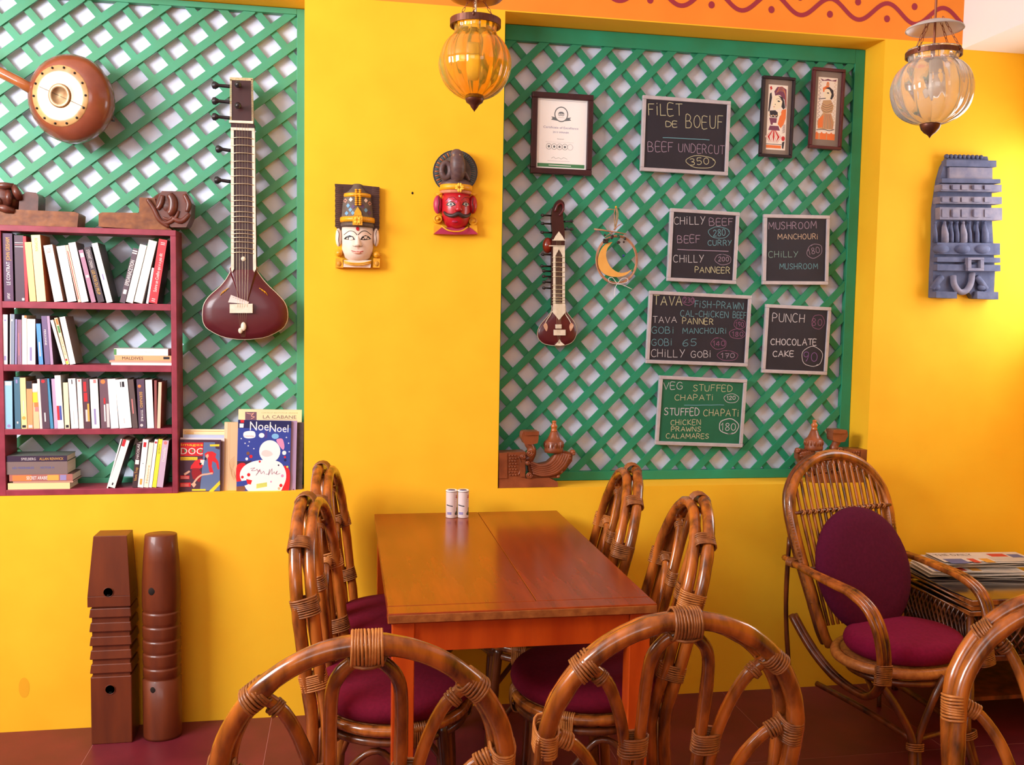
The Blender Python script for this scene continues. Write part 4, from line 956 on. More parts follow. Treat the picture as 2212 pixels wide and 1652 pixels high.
# ---- hanging ring with a crescent moon
Y = .112
T = Thing('moon_ring', 'twig ring holding a yellow crescent moon on the right lattice', 'ornament', s(1140, 850, Y))
for k in range(3):
    q = MB(); ph = k*.9
    q.tube(smooth_path([s(1140+(193-5*k)*math.cos(t), 612+(228-6*k)*math.sin(t), Y-.003*math.sin(3*t+ph)) for t in [i/22*6.2832 for i in range(22)]], 3, True), .0028, 6, True); T.part('twig_ring', q, mat('peeled_twig', (196, 146, 112), (160, 104, 76), (50, 50, 50), .6, .2))
oc = [(1095, 447), (1030, 470), (985, 530), (962, 610), (972, 690), (1010, 740), (1070, 768), (1150, 775), (1225, 755), (1280, 705), (1240, 725), (1180, 738), (1120, 718), (1070, 672), (1042, 610), (1035, 560), (1052, 500)]
q = MB(); q.prism(sm2([sx(a, b, Y) for a, b in oc], 2), Y-.008, Y-.002); T.part('crescent_moon', q, mat('moon_card', (236, 178, 92), (222, 158, 70), (20, 20, 20), .7))
for (a, b, c, d, r) in ((928, 325, 1100, 352, .0038), (1065, 345, 1230, 372, .003), (1110, 330, 1190, 272, .002), (1120, 335, 1165, 282, .0018), (1045, 140, 1120, 143, .0022), (1100, 360, 1030, 400, .0022)):
    q = MB(); q.tube([s(a, b, Y-.006), s((a+c)/2, (b+d)/2-3, Y-.009), s(c, d, Y-.006)], [r, r*.9, r*.7], 6); T.part('twig', q, MATS['peeled_twig'])
for dx in (0, 22, 34):
    q = MB(); q.tube(smooth_path([s(1133, 115, Y-.004), s(1118+dx, 170, Y-.006), s(1120+dx*.8, 240, Y-.006), s(1122, 335, Y-.006)], 3), .0022, 6); T.part('hanging_cord', q, mat('straw_cord', (186, 160, 124), (140, 110, 80), (80, 80, 80), .8))
q = MB(); q.ball(s(1133, 118, Y-.008), .0045, 8); T.part('nail_head', q, M_gold)
rs = random.Random(3)
for k in range(16):
    a = s(1015+rs.random()*205, 380+rs.random()*75, Y-.010-rs.random()*.008); q = MB(); q.ball(a, (.004+.003*rs.random(), .003, .004+.003*rs.random()), 7)
    T.part('dried_bud', q, M_dark if k % 4 else mat('dark_green_leaf', (36, 84, 60), None, rough=.6))
q = MB()
for pts in ([(1145, 840), (1100, 780), (1065, 790), (1075, 825), (1145, 840)], [(1145, 840), (1190, 790), (1240, 790), (1235, 825), (1145, 840)], [(1145, 840), (1125, 880), (1118, 960)], [(1145, 840), (1200, 850), (1285, 890)]):
    q.tube(smooth_path([s(a, b, Y-.010) for a, b in pts], 3), .0011, 5)
T.part('ribbon_bow', q, mat('white_ribbon', (236, 232, 236), None, rough=.6))
q = MB(); q.ball(s(1205, 575, Y), .005, 8); T.part('blue_bead', q, mat('blue_bead', (40, 50, 130), None, rough=.3))

# ---------------------------------------------------------------- painted masks
def mask_geo(ox, oy, sc):
    def P(px, py, y=0.0): return W(ox+px/sc, oy+py/sc, y)
    return P
k_w, k_pk = mat('mask_white_paint', (244, 224, 208), (232, 204, 184), (30, 30, 30), .45), mat('mask_blush_paint', (222, 150, 130), None, rough=.5)
k_red, k_dred = mat('mask_red_paint', (196, 24, 38), (170, 16, 32), (30, 30, 30), .35, coat=.3), mat('mask_dark_pink', (176, 44, 84), None, rough=.4)
k_brown, k_grey, k_bl, k_lb = mat('mask_brown_hair', (78, 46, 40), (54, 30, 28), (8, 8, 90), .55, .3), mat('mask_grey_brown', (112, 100, 88), (80, 66, 64), (30, 30, 30), .6, .2), M_black, paint('mask_light_blue', (110, 160, 196))
k_gr2 = mat('cobra_grey_brown', (106, 82, 78), (76, 56, 62), (40, 40, 120), .45, .3)
def levels(P, lst): return [(P(cx, y).z, P(cx, y).x, hw*.00176/8.26*SC_[0], d) for (y, cx, hw, d) in lst]
SC_ = [1.0]
def on(mb, P, pts, surf, m=0, lift=.0008, k=0):
    q = [P(a, b) for a, b in pts]
    if k: q = smooth_path(q, k, True)
    mb.add([(v.x, surf(v.x, v.z)-lift, v.z) for v in q], [tuple(range(len(q)))], m)
def ontube(mb, P, pts, surf, r, m=0, lift=.0):
    q = smooth_path([P(a, b) for a, b in pts], 4); mb.tube([(v.x, surf(v.x, v.z)-lift, v.z) for v in q], r, 5, m=m)
def surf_of(lev, y0):
    L_ = sorted(lev, key=lambda l: l[0])
    def f(x, z):
        for a, b in zip(L_[:-1], L_[1:]):
            if a[0] <= z <= b[0]:
                t = (z-a[0])/(b[0]-a[0]+1e-9); cx, w, d = [a[i]+(b[i]-a[i])*t for i in (1, 2, 3)]
                u = min(1, abs((x-cx)/max(w, 1e-4))); return y0-d*math.sqrt(max(0, 1-u*u))
        return y0
    return f
# white mask
P = mask_geo(720, 390, 8.264)
T = Thing('painted_mask', 'white-faced wooden mask with a tall patterned crown on the yellow pier', 'mask', P(430, 1565))
q = MB(); bd = [(25, 72), (420, 90), (822, 130)]+[(822-6*(i % 2), 130+i*45) for i in range(1, 17)]+[(800, 900), (90, 880)]+[(30+7*(i % 2), 820-i*45) for i in range(17)]
q.prism([(P(a, b).x, P(a, b).z) for a, b in bd], -.022, -.001); T.part('backboard', q, k_brown)
q = MB()
for i in range(22):
    for sg in (-1, 1):
        y_ = 110+i*34; a = P(430+sg*385, y_+(0 if sg < 0 else 30)); b = P(430+sg*255, y_+22); q.tube([(a.x, -.0225, a.z), (b.x, -.0225, b.z)], .0009, 4)
o = T.part('carved_hair_lines', q, mat('hair_line_brown', (104, 70, 58), None, rough=.6)); o['kind'] = 'stuff'
face = levels(P, [(1455, 430, 70, .018), (1430, 430, 150, .032), (1380, 430, 215, .045), (1300, 430, 250, .052), (1180, 430, 268, .056), (1050, 430, 275, .058), (950, 430, 276, .056), (835, 430, 272, .052)])
sf = surf_of(face, -.006)
q = MB(); q.half(face, -.006, 18); T.part('face', q, k_w)
q = MB()
on(q, P, [(400, 870), (430, 835), (460, 880), (450, 915), (430, 925), (405, 905)], sf, 1, .0022)
for sg in (-1, 1):
    ontube(q, P, [(430+sg*8, 995), (430+sg*70, 935), (430+sg*150, 925), (430+sg*240, 985)], sf, .0013, 0)
    on(q, P, [(430+sg*245, 1058), (430+sg*200, 1016), (430+sg*140, 996), (430+sg*80, 1024), (430+sg*45, 1078), (430+sg*110, 1085), (430+sg*180, 1075)], sf, 0, .0012)
    on(q, P, [(430+sg*205, 1055), (430+sg*178, 1040), (430+sg*168, 1058), (430+sg*176, 1068)], sf, 2, .0020); on(q, P, [(430+sg*108, 1046), (430+sg*78, 1066), (430+sg*100, 1072), (430+sg*116, 1064)], sf, 2, .0020)
ontube(q, P, [(320, 1268), (400, 1290), (430, 1285), (470, 1292), (530, 1275)], sf, .0012, 1, .001); ontube(q, P, [(330, 1290), (390, 1320), (440, 1330), (500, 1318), (520, 1290)], sf, .0007, 3, .0005)
for sg in (-1, 1): ontube(q, P, [(430+sg*20, 1195), (430+sg*60, 1200), (430+sg*90, 1188)], sf, .0007, 0, .012)
ontube(q, P, [(432, 1200), (432, 1245)], sf, .0006, 3, .002)
T.part('painted_features', under='face', mb=q, mats=[M_black, k_red, k_w, k_pk])
q = MB(); q.half(levels(P, [(1205, 432, 46, .004), (1180, 432, 70, .020), (1150, 432, 56, .018), (1080, 432, 40, .012), (1010, 432, 26, .006), (960, 432, 18, .002)]), -.058, 8); T.part('nose', q, k_w, under='face')
q = MB(); q.ball(P(432, 1290, -.056), (.0135, .006, .0045), 12); T.part('lips', q, mat('mask_lips', (226, 170, 150), None, rough=.4))
hat = levels(P, [(850, 430, 285, .060), (700, 430, 280, .064), (600, 430, 270, .062), (470, 430, 262, .058), (330, 430, 245, .052), (250, 430, 225, .046), (210, 430, 170, .036), (140, 430, 115, .028), (85, 430, 95, .022), (70, 430, 60, .016)])
sh = surf_of(hat, -.006)
q = MB(); q.half(hat, -.006, 18); T.part('crown', q, k_grey)
for y0_, y1_, hw, mm, nm in ((675, 765, 302, M_gold, 'gold_band'), (785, 845, 290, k_grey, 'grey_band'), (252, 322, 240, M_gold, 'gold_band')):
    lv = levels(P, [(y1_, 430, hw-6, .070 if hw > 280 else .055), ((y0_+y1_)/2, 430, hw, .075 if hw > 280 else .060), (y0_, 430, hw-6, .070 if hw > 280 else .055)])
    q = MB(); q.half(lv, -.006, 18); T.part(nm, q, mm)
    sb = surf_of(lv, -.006); q = MB()
    for i in range(-8, 9):
        if abs(i) > 2: ontube(q, P, [(430+i*hw/9, y0_+8), (430+i*hw/9, y1_-8)], sb, .0006, 0, .0004)
    o = T.part('band_ribs', q, k_brown); o['kind'] = 'stuff'
q = MB()
for i in range(9):
    for dx in (-32, 32): v = P(438+dx, 195+i*34); q.ball((v.x, sh(v.x, v.z)-.006, v.z), (.0058, .006, .0034), 8)
o = T.part('beaded_strip', q, M_gold); o['kind'] = 'stuff'
q = MB(); v = [P(a, b) for a, b in ((430, 505), (372, 600), (366, 655), (500, 655), (492, 600))]; q.prism([(a.x, a.z) for a in v], -.074, -.06); T.part('gold_peak', q, M_gold)
v = [P(a, b) for a, b in ((345, 668), (510, 668), (512, 835), (340, 828))]; q = MB(); q.prism([(a.x, a.z) for a in v], -.088, -.07); T.part('flower_tile', q, M_gold, bevel=.001)
q = MB()
for k in range(8):
    t = k*.7854; c = P(427, 750); q.ball((c.x+.009*math.cos(t), -.089, c.z+.009*math.sin(t)), (.0055*abs(math.cos(t))+.0016, .0025, .0055*abs(math.sin(t))+.0016), 8)
T.part('flower_petals', q, mat('bright_gold_paint', (246, 196, 60), None, rough=.35))
q = MB()
for (a, b, m) in ((262, 475, 0), (302, 552, 0), (236, 610, 0), (345, 610, 0), (575, 560, 0), (640, 600, 3), (215, 380, 1), (310, 370, 2), (575, 385, 2), (645, 430, 1), (350, 500, 3), (520, 490, 3)):
    on(q, P, [(a-34, b), (a, b-42), (a+34, b), (a, b+42)], sh, m, .0012)
T.part('painted_diamonds', under='crown', mb=q, mats= [k_lb, k_pk, k_w, paint('mask_purple', (96, 66, 104))])
for sg, cx in ((-1, 95), (1, 760)):
    q = MB(); a = P(cx, 1020); q.ball((a.x, -.018, a.z), (.0115, .016, .034), 12); T.part('ear', q, k_w)
    q = MB(); ontube(q, P, [(cx+sg*20, 890), (cx+sg*-8, 960), (cx+sg*0, 1080), (cx-sg*20, 1180)], lambda x, z: -.034, .0011); T.part('ear_line', q, k_brown)
    c = P(cx+8, 1300 if sg < 0 else 1330); q = MB(); q.lathe([(.0125, 0), (.0125, .02), (.008, .026), (0, .028)], (c.x, -.004, c.z), 14, 0, Matrix.Rotation(math.pi/2, 3, 'X')); T.part('earring', q, M_gold)
    q = MB()
    for k in range(14): t = k/14*6.28; q.tube([(c.x+.010*math.cos(t), -.02, c.z+.010*math.sin(t)), (c.x+.0165*math.cos(t), -.016, c.z+.0165*math.sin(t))], .0009, 4)
    o = T.part('earring_rays', q, M_gold); o['kind'] = 'stuff'
    v = P(cx+10, 1490); q = MB(); q.prism([(P(cx+dx, b).x, P(cx+dx, b).z) for dx, b in ((-50, 1390), (70, 1400), (85 if sg < 0 else 60, 1562), (-60, 1558))], -.028, -.002); T.part('shoulder_plate', q, M_gold, bevel=.002)
    q = MB(); q.ball((v.x, -.028, v.z), (.008, .004, .010), 10); T.part('shoulder_boss', q, mat('dull_gold_paint', (200, 140, 40), None, rough=.5))
q = MB(); q.prism([(P(a, b).x, P(a, b).z) for a, b in ((185, 1430), (672, 1430), (660, 1562), (180, 1552))], -.034, -.002); T.part('neck', q, k_w, bevel=.002)
for yy, r_ in ((1462, .003), (1490, .0022)):
    q = MB(); q.tube(smooth_path([P(190, yy-22, -.034), P(300, yy+8, -.044), P(430, yy+18, -.048), P(560, yy+8, -.044), P(668, yy-20, -.034)], 4), r_, 6); T.part('necklace', q, M_gold)
# red mask with a cobra above
P = mask_geo(920, 310, 7.87); SC_[0] = 8.26/7.87
T = Thing('painted_mask', 'red-faced moustached wooden mask topped by a hooded cobra', 'mask', P(495, 1552))
hd = [(490+372*math.cos(t), 500-372*math.sin(t)*(1.0 if math.sin(t) > 0 else .95)) for t in [i/36*6.2832 for i in range(36)]]
q = MB(); q.prism([(P(a, b).x, P(a, b).z) for a, b in hd], -.016, -.001); T.part('cobra_hood', q, k_grey, bevel=.001)
q = MB(); q.tube([(P(a, b).x, -.016, P(a, b).z) for a, b in hd], .0018, 5, True); T.part('hood_rim', q, paint('hood_teal', (50, 62, 74)))
q = MB(); k_o, k_t = paint('hood_orange', (206, 110, 48)), paint('hood_slate', (70, 96, 104))
for i in range(44):
    t = -.85+i*(math.pi+1.7)/43; c, s_ = math.cos(t), math.sin(t)
    a, b = P(490+270*c, 500-285*s_), P(490+345*c, 500-350*s_)
    q.tube([(a.x, -.0165, a.z), (b.x, -.0165, b.z)], .0019, 5, m=(0 if (c < -.1 and i % 2) else 1))
o = T.part('hood_stripes', q, [k_o, k_t]); o['kind'] = 'stuff'
q = MB(); pth = smooth_path([P(520, 620, -.035), P(535, 520, -.045), P(540, 400, -.052), P(535, 300, -.054), P(520, 200, -.050), P(520, 165, -.044)], 4)
n_ = len(pth); q.tube(pth, [.020+.009*math.sin(math.pi*min(1, i/n_*1.25))*1.0-(.004 if i > n_*.8 else 0) for i in range(n_)], 12); T.part('cobra_body', q, k_gr2)
q = MB(); q.ball(P(525, 185, -.056), (.023, .016, .020), 14)
T.part('cobra_head', q, k_gr2)
q = MB()
for sg in (-1, 1): q.ball(P(525+sg*45, 200, -.070), (.006, .004, .0055), 8, 0)
q.ball(P(530, 265, -.069), (.005, .003, .004), 8, 1)
T.part('cobra_face', under='cobra_head', mb=q, mats= [k_dred and paint('cobra_eye', (150, 120, 96)), paint('cobra_tooth', (222, 196, 180))])
for i in range(9):
    q = MB(); a = P(455, 330+i*27, -.066+.002*abs(i-3)); q.tube([a+Vector((-.004, .006, .004)), a, a+Vector((.012, -.004, -.002)), a+Vector((.026, .002, .004))], .0012, 5); T.part('belly_scale', under='cobra_body', mb=q, mats= paint('scale_line', (60, 52, 72)))
q = MB(); q.tube(smooth_path([P(340, 460, -.03)+Vector((.016*math.cos(t), -.006, .026*math.sin(t))) for t in [i/12*6.2832 for i in range(12)]], 2, True), .0115, 9, True); T.part('cobra_coil', q, k_gr2)
q = MB(); q.tube(smooth_path([P(620, 560, -.03), P(650, 500, -.034), P(690, 560, -.03), P(730, 620, -.022)], 3), [.010]*4+[.009]*3+[.007]*3, 9); T.part('cobra_coil', q, k_gr2)
q = MB(); q.half(levels(P, [(735, 505, 262, .050), (690, 505, 258, .050), (640, 505, 215, .042), (605, 505, 120, .03)]), -.006, 14); T.part('turban', q, k_gr2)
for y0_, y1_, hw, mm, d_ in ((722, 815, 275, M_gold, .064), (818, 872, 265, mat('mask_pink_band', (222, 150, 110), (200, 110, 90), (200, 10, 10), .5), .058)):
    lv = levels(P, [(y1_, 505, hw-5, d_-.004), ((y0_+y1_)/2, 505, hw, d_), (y0_, 505, hw-5, d_-.004)]); q = MB(); q.half(lv, -.006, 16); T.part('crown_band', q, mm)
v = P(535, 790); q = MB()
for k in range(8):
    t = k*.7854+.39; q.ball((v.x+.010*math.cos(t), -.071, v.z+.010*math.sin(t)), (.006*abs(math.cos(t))+.0022, .003, .006*abs(math.sin(t))+.0022), 8)
T.part('flower_petals', q, MATS['bright_gold_paint'])
face = levels(P, [(1470, 505, 60, .02), (1440, 505, 130, .034), (1380, 505, 190, .046), (1290, 505, 225, .052), (1150, 505, 243, .055), (1000, 505, 240, .056), (870, 505, 235, .052)])
sf = surf_of(face, -.006); q = MB(); q.half(face, -.006, 18); T.part('face', q, k_red)
q = MB()
for sg in (-1, 1):
    cx = 525+sg*130
    if sg < 0: on(q, P, [(cx-85, 1010), (cx-40, 955), (cx+40, 950), (cx+105, 1010), (cx+100, 1050), (cx+40, 1000), (cx-50, 1000)], sf, 1, .0008)
    on(q, P, [(cx-75, 1070), (cx-50, 1030), (cx, 1012), (cx+50, 1035), (cx+80, 1078), (cx, 1100)], sf, 0, .0012); on(q, P, [(cx-52, 1066), (cx-30, 1035), (cx+20, 1035), (cx+52, 1072), (cx, 1092)], sf, 2, .0018); on(q, P, [(cx-24, 1060), (cx, 1035), (cx+24, 1060), (cx, 1088)], sf, 3, .0024)
    ontube(q, P, [(cx-85, 1000), (cx-30, 950), (cx+40, 945), (cx+90, 985)], sf, .0007, 0)
on(q, P, [(515, 925), (535, 908), (555, 928), (535, 945)], sf, 2, .0014)
T.part('painted_features', under='face', mb=q, mats=[M_black, mat('mask_eye_shadow', (206, 76, 120), None, rough=.4), paint('mask_eye_white', (206, 196, 186)), paint('mask_iris', (70, 90, 100))])
q = MB(); q.half(levels(P, [(1190, 525, 46, .004), (1165, 525, 66, .016), (1130, 525, 50, .013), (1040, 525, 30, .006), (980, 525, 18, .001)]), -.058, 8); T.part('nose', q, k_red, under='face')
pth = smooth_path([P(a, b) for a, b in ((290, 1170), (330, 1225), (420, 1255), (520, 1225), (600, 1262), (690, 1245), (745, 1190))], 4); n_ = len(pth)
q = MB(); q.tube([(v.x, sf(v.x, v.z)-.003, v.z) for v in pth], [.0018+.0098*math.sin(math.pi*i/(n_-1))**.6 for i in range(n_)], 8, flat=.7); T.part('moustache', under='face', mb=q, mats= mat('moustache_dark', (66, 50, 50), (44, 32, 36), (60, 60, 60), .4))
q = MB(); q.ball(P(490, 1325, -.054), (.011, .005, .0045), 10); T.part('lips', q, k_dred)
for sg, cx in ((-1, 195), (1, 790)):
    a = P(cx, 1045); q = MB(); q.ball((a.x, -.014, a.z), (.0165, .015, .034), 12); T.part('ear', q, k_dred if sg < 0 else k_red)
    q = MB(); ontube(q, P, [(cx-sg*5, 930), (cx-sg*15, 1020), (cx-sg*0, 1100), (cx-sg*15, 1190)], lambda x, z: -.029, .0014); T.part('ear_line', q, k_brown)
    c = P(cx, 1290 if sg < 0 else 1330); q = MB(); q.lathe([(.0165, 0), (.0165, .018), (.012, .023), (.012, .021), (.006, .021), (.006, .026), (0, .028)], (c.x, -.004, c.z), 16, 0, Matrix.Rotation(math.pi/2, 3, 'X')); T.part('earring', q, M_gold)
    q = MB(); q.prism([(P(cx+dx, b).x, P(cx+dx, b).z) for dx, b in ((-62, 1400), (62, 1400), (75, 1545), (-75, 1545))], -.026, -.002); T.part('shoulder_plate', q, M_gold, bevel=.002)
    q = MB(); a = P(cx+sg*-5, 880); q.tube([(a.x+sg*.014, -.02, a.z+.003), (a.x, -.026, a.z), (a.x-sg*.014, -.03, a.z+.004)], [.002, .005, .003], 6); T.part('crown_tip', q, M_gold)
q = MB(); q.prism([(P(a, b).x, P(a, b).z) for a, b in ((120, 1545), (250, 1440), (740, 1440), (870, 1550), (500, 1556))], -.030, -.001); T.part('neck', q, k_dred, bevel=.002)
q = MB(); q.tube(smooth_path([P(265, 1400, -.034), P(370, 1470, -.044), P(500, 1495, -.048), P(620, 1480, -.044), P(710, 1420, -.034)], 4), .0028, 6); T.part('necklace', q, M_gold)
SC_[0] = 1.0

# ---------------------------------------------------------------- tiered carved panel on the right
def cpx(a, b, y=0): return W(1960+a/4.86, 320+b/4.86, y)
def cxz(a, b): q_ = cpx(a, b); return (q_.x, q_.z)
T = Thing('wall_carving', 'tall weathered blue-grey carved wooden panel of temple tiers', 'carving', cpx(540, 1580))
q = MB(); q.prism([cxz(*a) for a in ((395, 90), (790, 100), (840, 340), (830, 640), (850, 1000), (868, 1300), (855, 1580), (640, 1580), (600, 1520), (450, 1520), (430, 1570), (215, 1570), (222, 1300), (240, 1000), (245, 640), (290, 340), (330, 200))], -.03, -.001); T.part('panel_core', q, M_blue, bevel=.002)
for (y0_, y1_, a0, a1, d_, nm) in ((140, 208, 338, 856, .045, 0), (215, 340, 372, 820, .042, 1), (335, 380, 282, 890, .050, 0), (395, 468, 262, 892, .056, 1), (522, 596, 250, 890, .058, 1), (636, 762, 245, 890, .060, 1), (1000, 1120, 235, 886, .05, 0), (1150, 1200, 226, 880, .055, 0), (1225, 1290, 222, 876, .058, 0), (1505, 1572, 214, 430, .056, 0), (1505, 1582, 640, 858, .056, 0)):
    q = MB(); q.prism([cxz(a0, y0_), cxz(a1, y0_+8), cxz(a1, y1_+8), cxz(a0, y1_)], -d_, -.01); T.part('tier', q, M_blue2 if nm else M_blue, bevel=.003)
for i in range(9):
    a = cpx(410+i*45, 85+i*1.2, -.03); q = MB(); q.ball(a, (.0085, .012, .009), 8); T.part('crest_knob', q, M_blue)
for (y_, h_) in ((432, 60), (560, 60), (700, 100)):
    for i, a0 in enumerate((300, 400, 500, 620, 740)):
        q = MB(); q.prism([cxz(a0-36, y_-h_*.42), cxz(a0+36, y_-h_*.4), cxz(a0+36, y_+h_*.42), cxz(a0-36, y_+h_*.4)], -.070 if i % 2 else -.064, -.05); T.part('tier_block', q, M_blue2, bevel=.004)
for i, a0 in enumerate((290, 390, 460, 520, 585, 650, 730, 810)):
    q = MB(); a = cpx(a0, 820, -.036); q.tube([cpx(a0, 985, -.034), cpx(a0+4, 900, -.042), cpx(a0-3, 830, -.044), cpx(a0, 785, -.038)], [.010, .0085, .0065, .0045] if i % 3 != 1 else [.017, .015, .010, .006], 9); q.ball(cpx(a0, 780, -.04), .0065, 8); T.part('carved_figure', q, M_blue2 if i in (1, 4) else M_blue)
for a0 in (350, 570, 780):
    q = MB(); q.ball(cpx(a0, 1060, -.046), (.036, .022, .020), 12); T.part('lotus_swell', q, M_blue)
for a0, a1, b0, b1 in ((515, 680, 1158, 1182), (515, 680, 1268, 1295), (515, 548, 1180, 1270), (645, 680, 1180, 1270)):
    q = MB(); q.prism([cxz(a0, b0), cxz(a1, b0), cxz(a1, b1), cxz(a0, b1)], -.074, -.05); T.part('square_frame', q, M_blue2, bevel=.002)
q = MB(); q.tube(smooth_path([cpx(480, 1340, -.036), cpx(490, 1430, -.044), cpx(545, 1505, -.046), cpx(610, 1500, -.046), cpx(665, 1420, -.044), cpx(680, 1310, -.036)], 4), .0125, 9); T.part('garland', q, M_blue2)
for sg, a0 in ((-1, 300), (1, 780)):
    q = MB(); q.tube(smooth_path([cpx(a0+sg*40, 1480, -.036), cpx(a0, 1420, -.042), cpx(a0-sg*60, 1350, -.04)], 3), .013, 8); q.ball(cpx(a0, 1460, -.04), (.02, .014, .014), 8); T.part('carved_scroll', q, M_blue)

# ---------------------------------------------------------------- carved swan brackets on the ledge of the right recess
def bracket(label, mirror, ox):
    """pixels of the left bracket crop; mirror puts the same carving back to front"""
    x0 = W(1074, 1050, .035).x
    def L(px, py, y=0.0):
        v = W(1060+px/7.373, 880+py/7.373, .035); X = v.x-x0
        return Vector(((-X if mirror else X), y, v.z))
    T = Thing('carved_bracket', label, 'carving', (ox, .035, ZS))
    dz = ZS-L(300, 1290).z
    def Pq(px, py, y=0.0): v = L(px, py, y); return Vector((v.x, v.y, v.z-ZS+dz))
    def xzq(pts): return [(Pq(a, b).x, Pq(a, b).z) for a, b in pts]
    def pt(nm, q, **k): return T.part(nm, q, M_carve, world=False, **k)
    q = MB(); q.prism(xzq([(105, 1290), (1040, 1270), (1045, 1200), (900, 1130), (750, 1140), (110, 1140)]), -.030, .045); pt('base', q, bevel=.003)
    q = MB(); q.prism(xzq([(105, 1140), (530, 1140), (535, 720), (150, 735), (110, 735)]), -.030, .045); pt('body_block', q, bevel=.003)
    q = MB(); q.prism(xzq([(110, 735), (240, 735), (240, 1135), (110, 1135)]), -.034, -.029); pt('end_panel', q, bevel=.001)
    for i in range(8):
        for j in range(3):
            c = Pq(275+j*45+(i % 2)*12, 775+i*44, -.033); q = MB(); q.ball(c, (.0035, .004, .0032), 6); pt('leaf_boss', q)
    q = MB(); q.prism(xzq([(440, 880), (520, 880), (520, 1110), (440, 1110)]), -.036, -.03); pt('panel_rib', q, bevel=.001)
    q = MB(); q.tube(smooth_path([Pq(395+60*math.cos(t), 940+150*math.sin(t), -.031) for t in [-1.2+i*.3 for i in range(9)]], 3), .003, 6); pt('arch_line', q)
    # neck, scroll and head block
    q = MB(); q.tube(smooth_path([Pq(520, 850, .005), Pq(600, 840, .0), Pq(650, 760, .0), Pq(640, 670, .0), Pq(600, 600, .0), Pq(620, 540, .0)], 4), [.020]*6+[.018]*6+[.0155]*9, 12); pt('neck', q)
    for (a, b, r, y_) in ((485, 790, 40, -.034), (600, 740, 55, -.026), (585, 540, 38, -.020), (560, 890, 32, -.036), (585, 1085, 48, -.034)):
        q = MB(); q.tube(smooth_path([Pq(a+r*(1-i/16*.85)*math.cos(i*.75), b+r*(1-i/16*.85)*math.sin(i*.75), y_-.0002*i) for i in range(16)], 2), .0032, 6); pt('carved_scroll', q)
    q = MB(); q.prism(xzq([(500, 400), (742, 398), (740, 520), (725, 585), (620, 610), (520, 600), (470, 500), (480, 440)]), -.026, .03); pt('head_block', q, bevel=.005)
    q = MB(); q.prism(xzq([(520, 398), (745, 396), (742, 455), (525, 460)]), -.031, .033); pt('head_cap', q, bevel=.003)
    # swirling tail
    for i in range(6):
        k = i/5.0
        pth = [Pq(600+60*k, 880+190*k, -.008), Pq(760+60*k, 950+150*k, -.012), Pq(900+110*k, 930+130*k, -.014), Pq(1000+160*k, 850+90*k, -.012), Pq(1060+190*k, 740+30*k, -.008)]
        q = MB(); q.tube(smooth_path(pth, 5), [.004+.0045*math.sin(min(1, j/14)*1.57) for j in range(21)], 8, flat=1.2); pt('tail_fluting', q)
    q = MB(); q.prism(xzq([(580, 900), (760, 930), (900, 900), (1010, 800), (1180, 720), (1300, 760), (1290, 880), (1180, 1030), (1040, 1150), (860, 1150), (620, 1140)]), -.006, .03); pt('tail_core', q, bevel=.004)
    for i in range(6):
        a, b = 1290-45*i+(i == 0)*20, 760+72*i; q = MB(); q.ball(Pq(a, b, -.006), (.0085, .014, .0075), 8); pt('tail_crest', q)
    q = MB(); q.ball(Pq(1300, 735, -.005), (.012, .014, .010), 10); pt('tail_tip', q)
    # domed finial
    c = Pq(1005, 740, .004); mpx = .00173/7.373*.985
    Z = lambda py: (740-py)*mpx
    q = MB(); q.lathe([(.036, Z(745)), (.038, Z(700)), (.036, Z(670)), (.037, Z(560)), (.034, Z(550)), (.026, Z(520)), (.020, Z(470)), (.014, Z(400)), (.011, Z(385))], c, 20); pt('dome', q)
    for i in range(16):
        t = i/16*6.2832; q = MB(); q.ball(c+Vector((.036*math.cos(t), .036*math.sin(t), Z(615))), (.0045, .0045, .012), 6); pt('dome_petal', q)
    q = MB(); q.lathe([(.012, Z(395)), (.013, Z(370)), (.010, Z(350)), (.0125, Z(320)), (.0135, Z(300)), (.009, Z(270)), (.007, Z(250)), (.009, Z(232)), (.008, Z(215)), (0, Z(205))], c, 16); T.part('finial', q, mat('pale_polished_wood', (196, 108, 54), (160, 78, 36), (20, 20, 20), .3, coat=.4), world=False)
    return T
bracket('reddish carved swan bracket with a domed finial at the left end of the ledge', False, W(1074, 1050, .035).x)
bracket('carved swan bracket with a domed finial on the ledge behind the rocking armchair', True, W(1872, 1050, .0).x)

# ---------------------------------------------------------------- dark carved brackets on top of the bookshelf
zt = 1.7832
def tb(px, py, y): return W(px, py, y)
T = Thing('carved_bracket', 'dark carved wooden bracket on the bookshelf top, cut off by the left edge', 'carving', (-1.05, .06, zt))
def pz(pts, Y_): return [(W(a, b, Y_).x, max(zt+.0003, W(a, b, Y_).z)) for a, b in pts]
q = MB(); q.prism([(-1.235, zt+.0003)]+pz([(168, 492), (171, 462), (163, 458), (82, 455)], .015)[0:4]+[(-1.235, W(20, 451, .015).z)], .008, .105); T.part('base_block', q, M_carve3, bevel=.004)
q = MB(); q.prism(pz([(40, 456), (82, 456), (83, 424), (78, 416), (58, 414), (48, 420), (42, 430)], .015), .015, .10); T.part('end_knob', q, M_carve2, bevel=.007)
q = MB(); q.ball(W(12, 428, .05), (.058, .05, .052), 16); T.part('carved_figure', q, M_carve2)
for (a, b, c, d, r) in ((-10, 400, 30, 402, .012), (30, 402, 42, 430, .013), (18, 412, 20, 442, .012), (-10, 420, 2, 445, .012), (-8, 446, 30, 456, .014)):
    q = MB(); q.tube([W(a, b, .012), W((a+c)/2, (b+d)/2, .002), W(c, d, .012)], [r*.8, r, r*.8], 8); T.part('carved_fold', q, M_carve2)
T = Thing('carved_bracket', 'dark carved wooden bracket with a curled figure on the right of the bookshelf top', 'carving', (-.68, .06, zt))
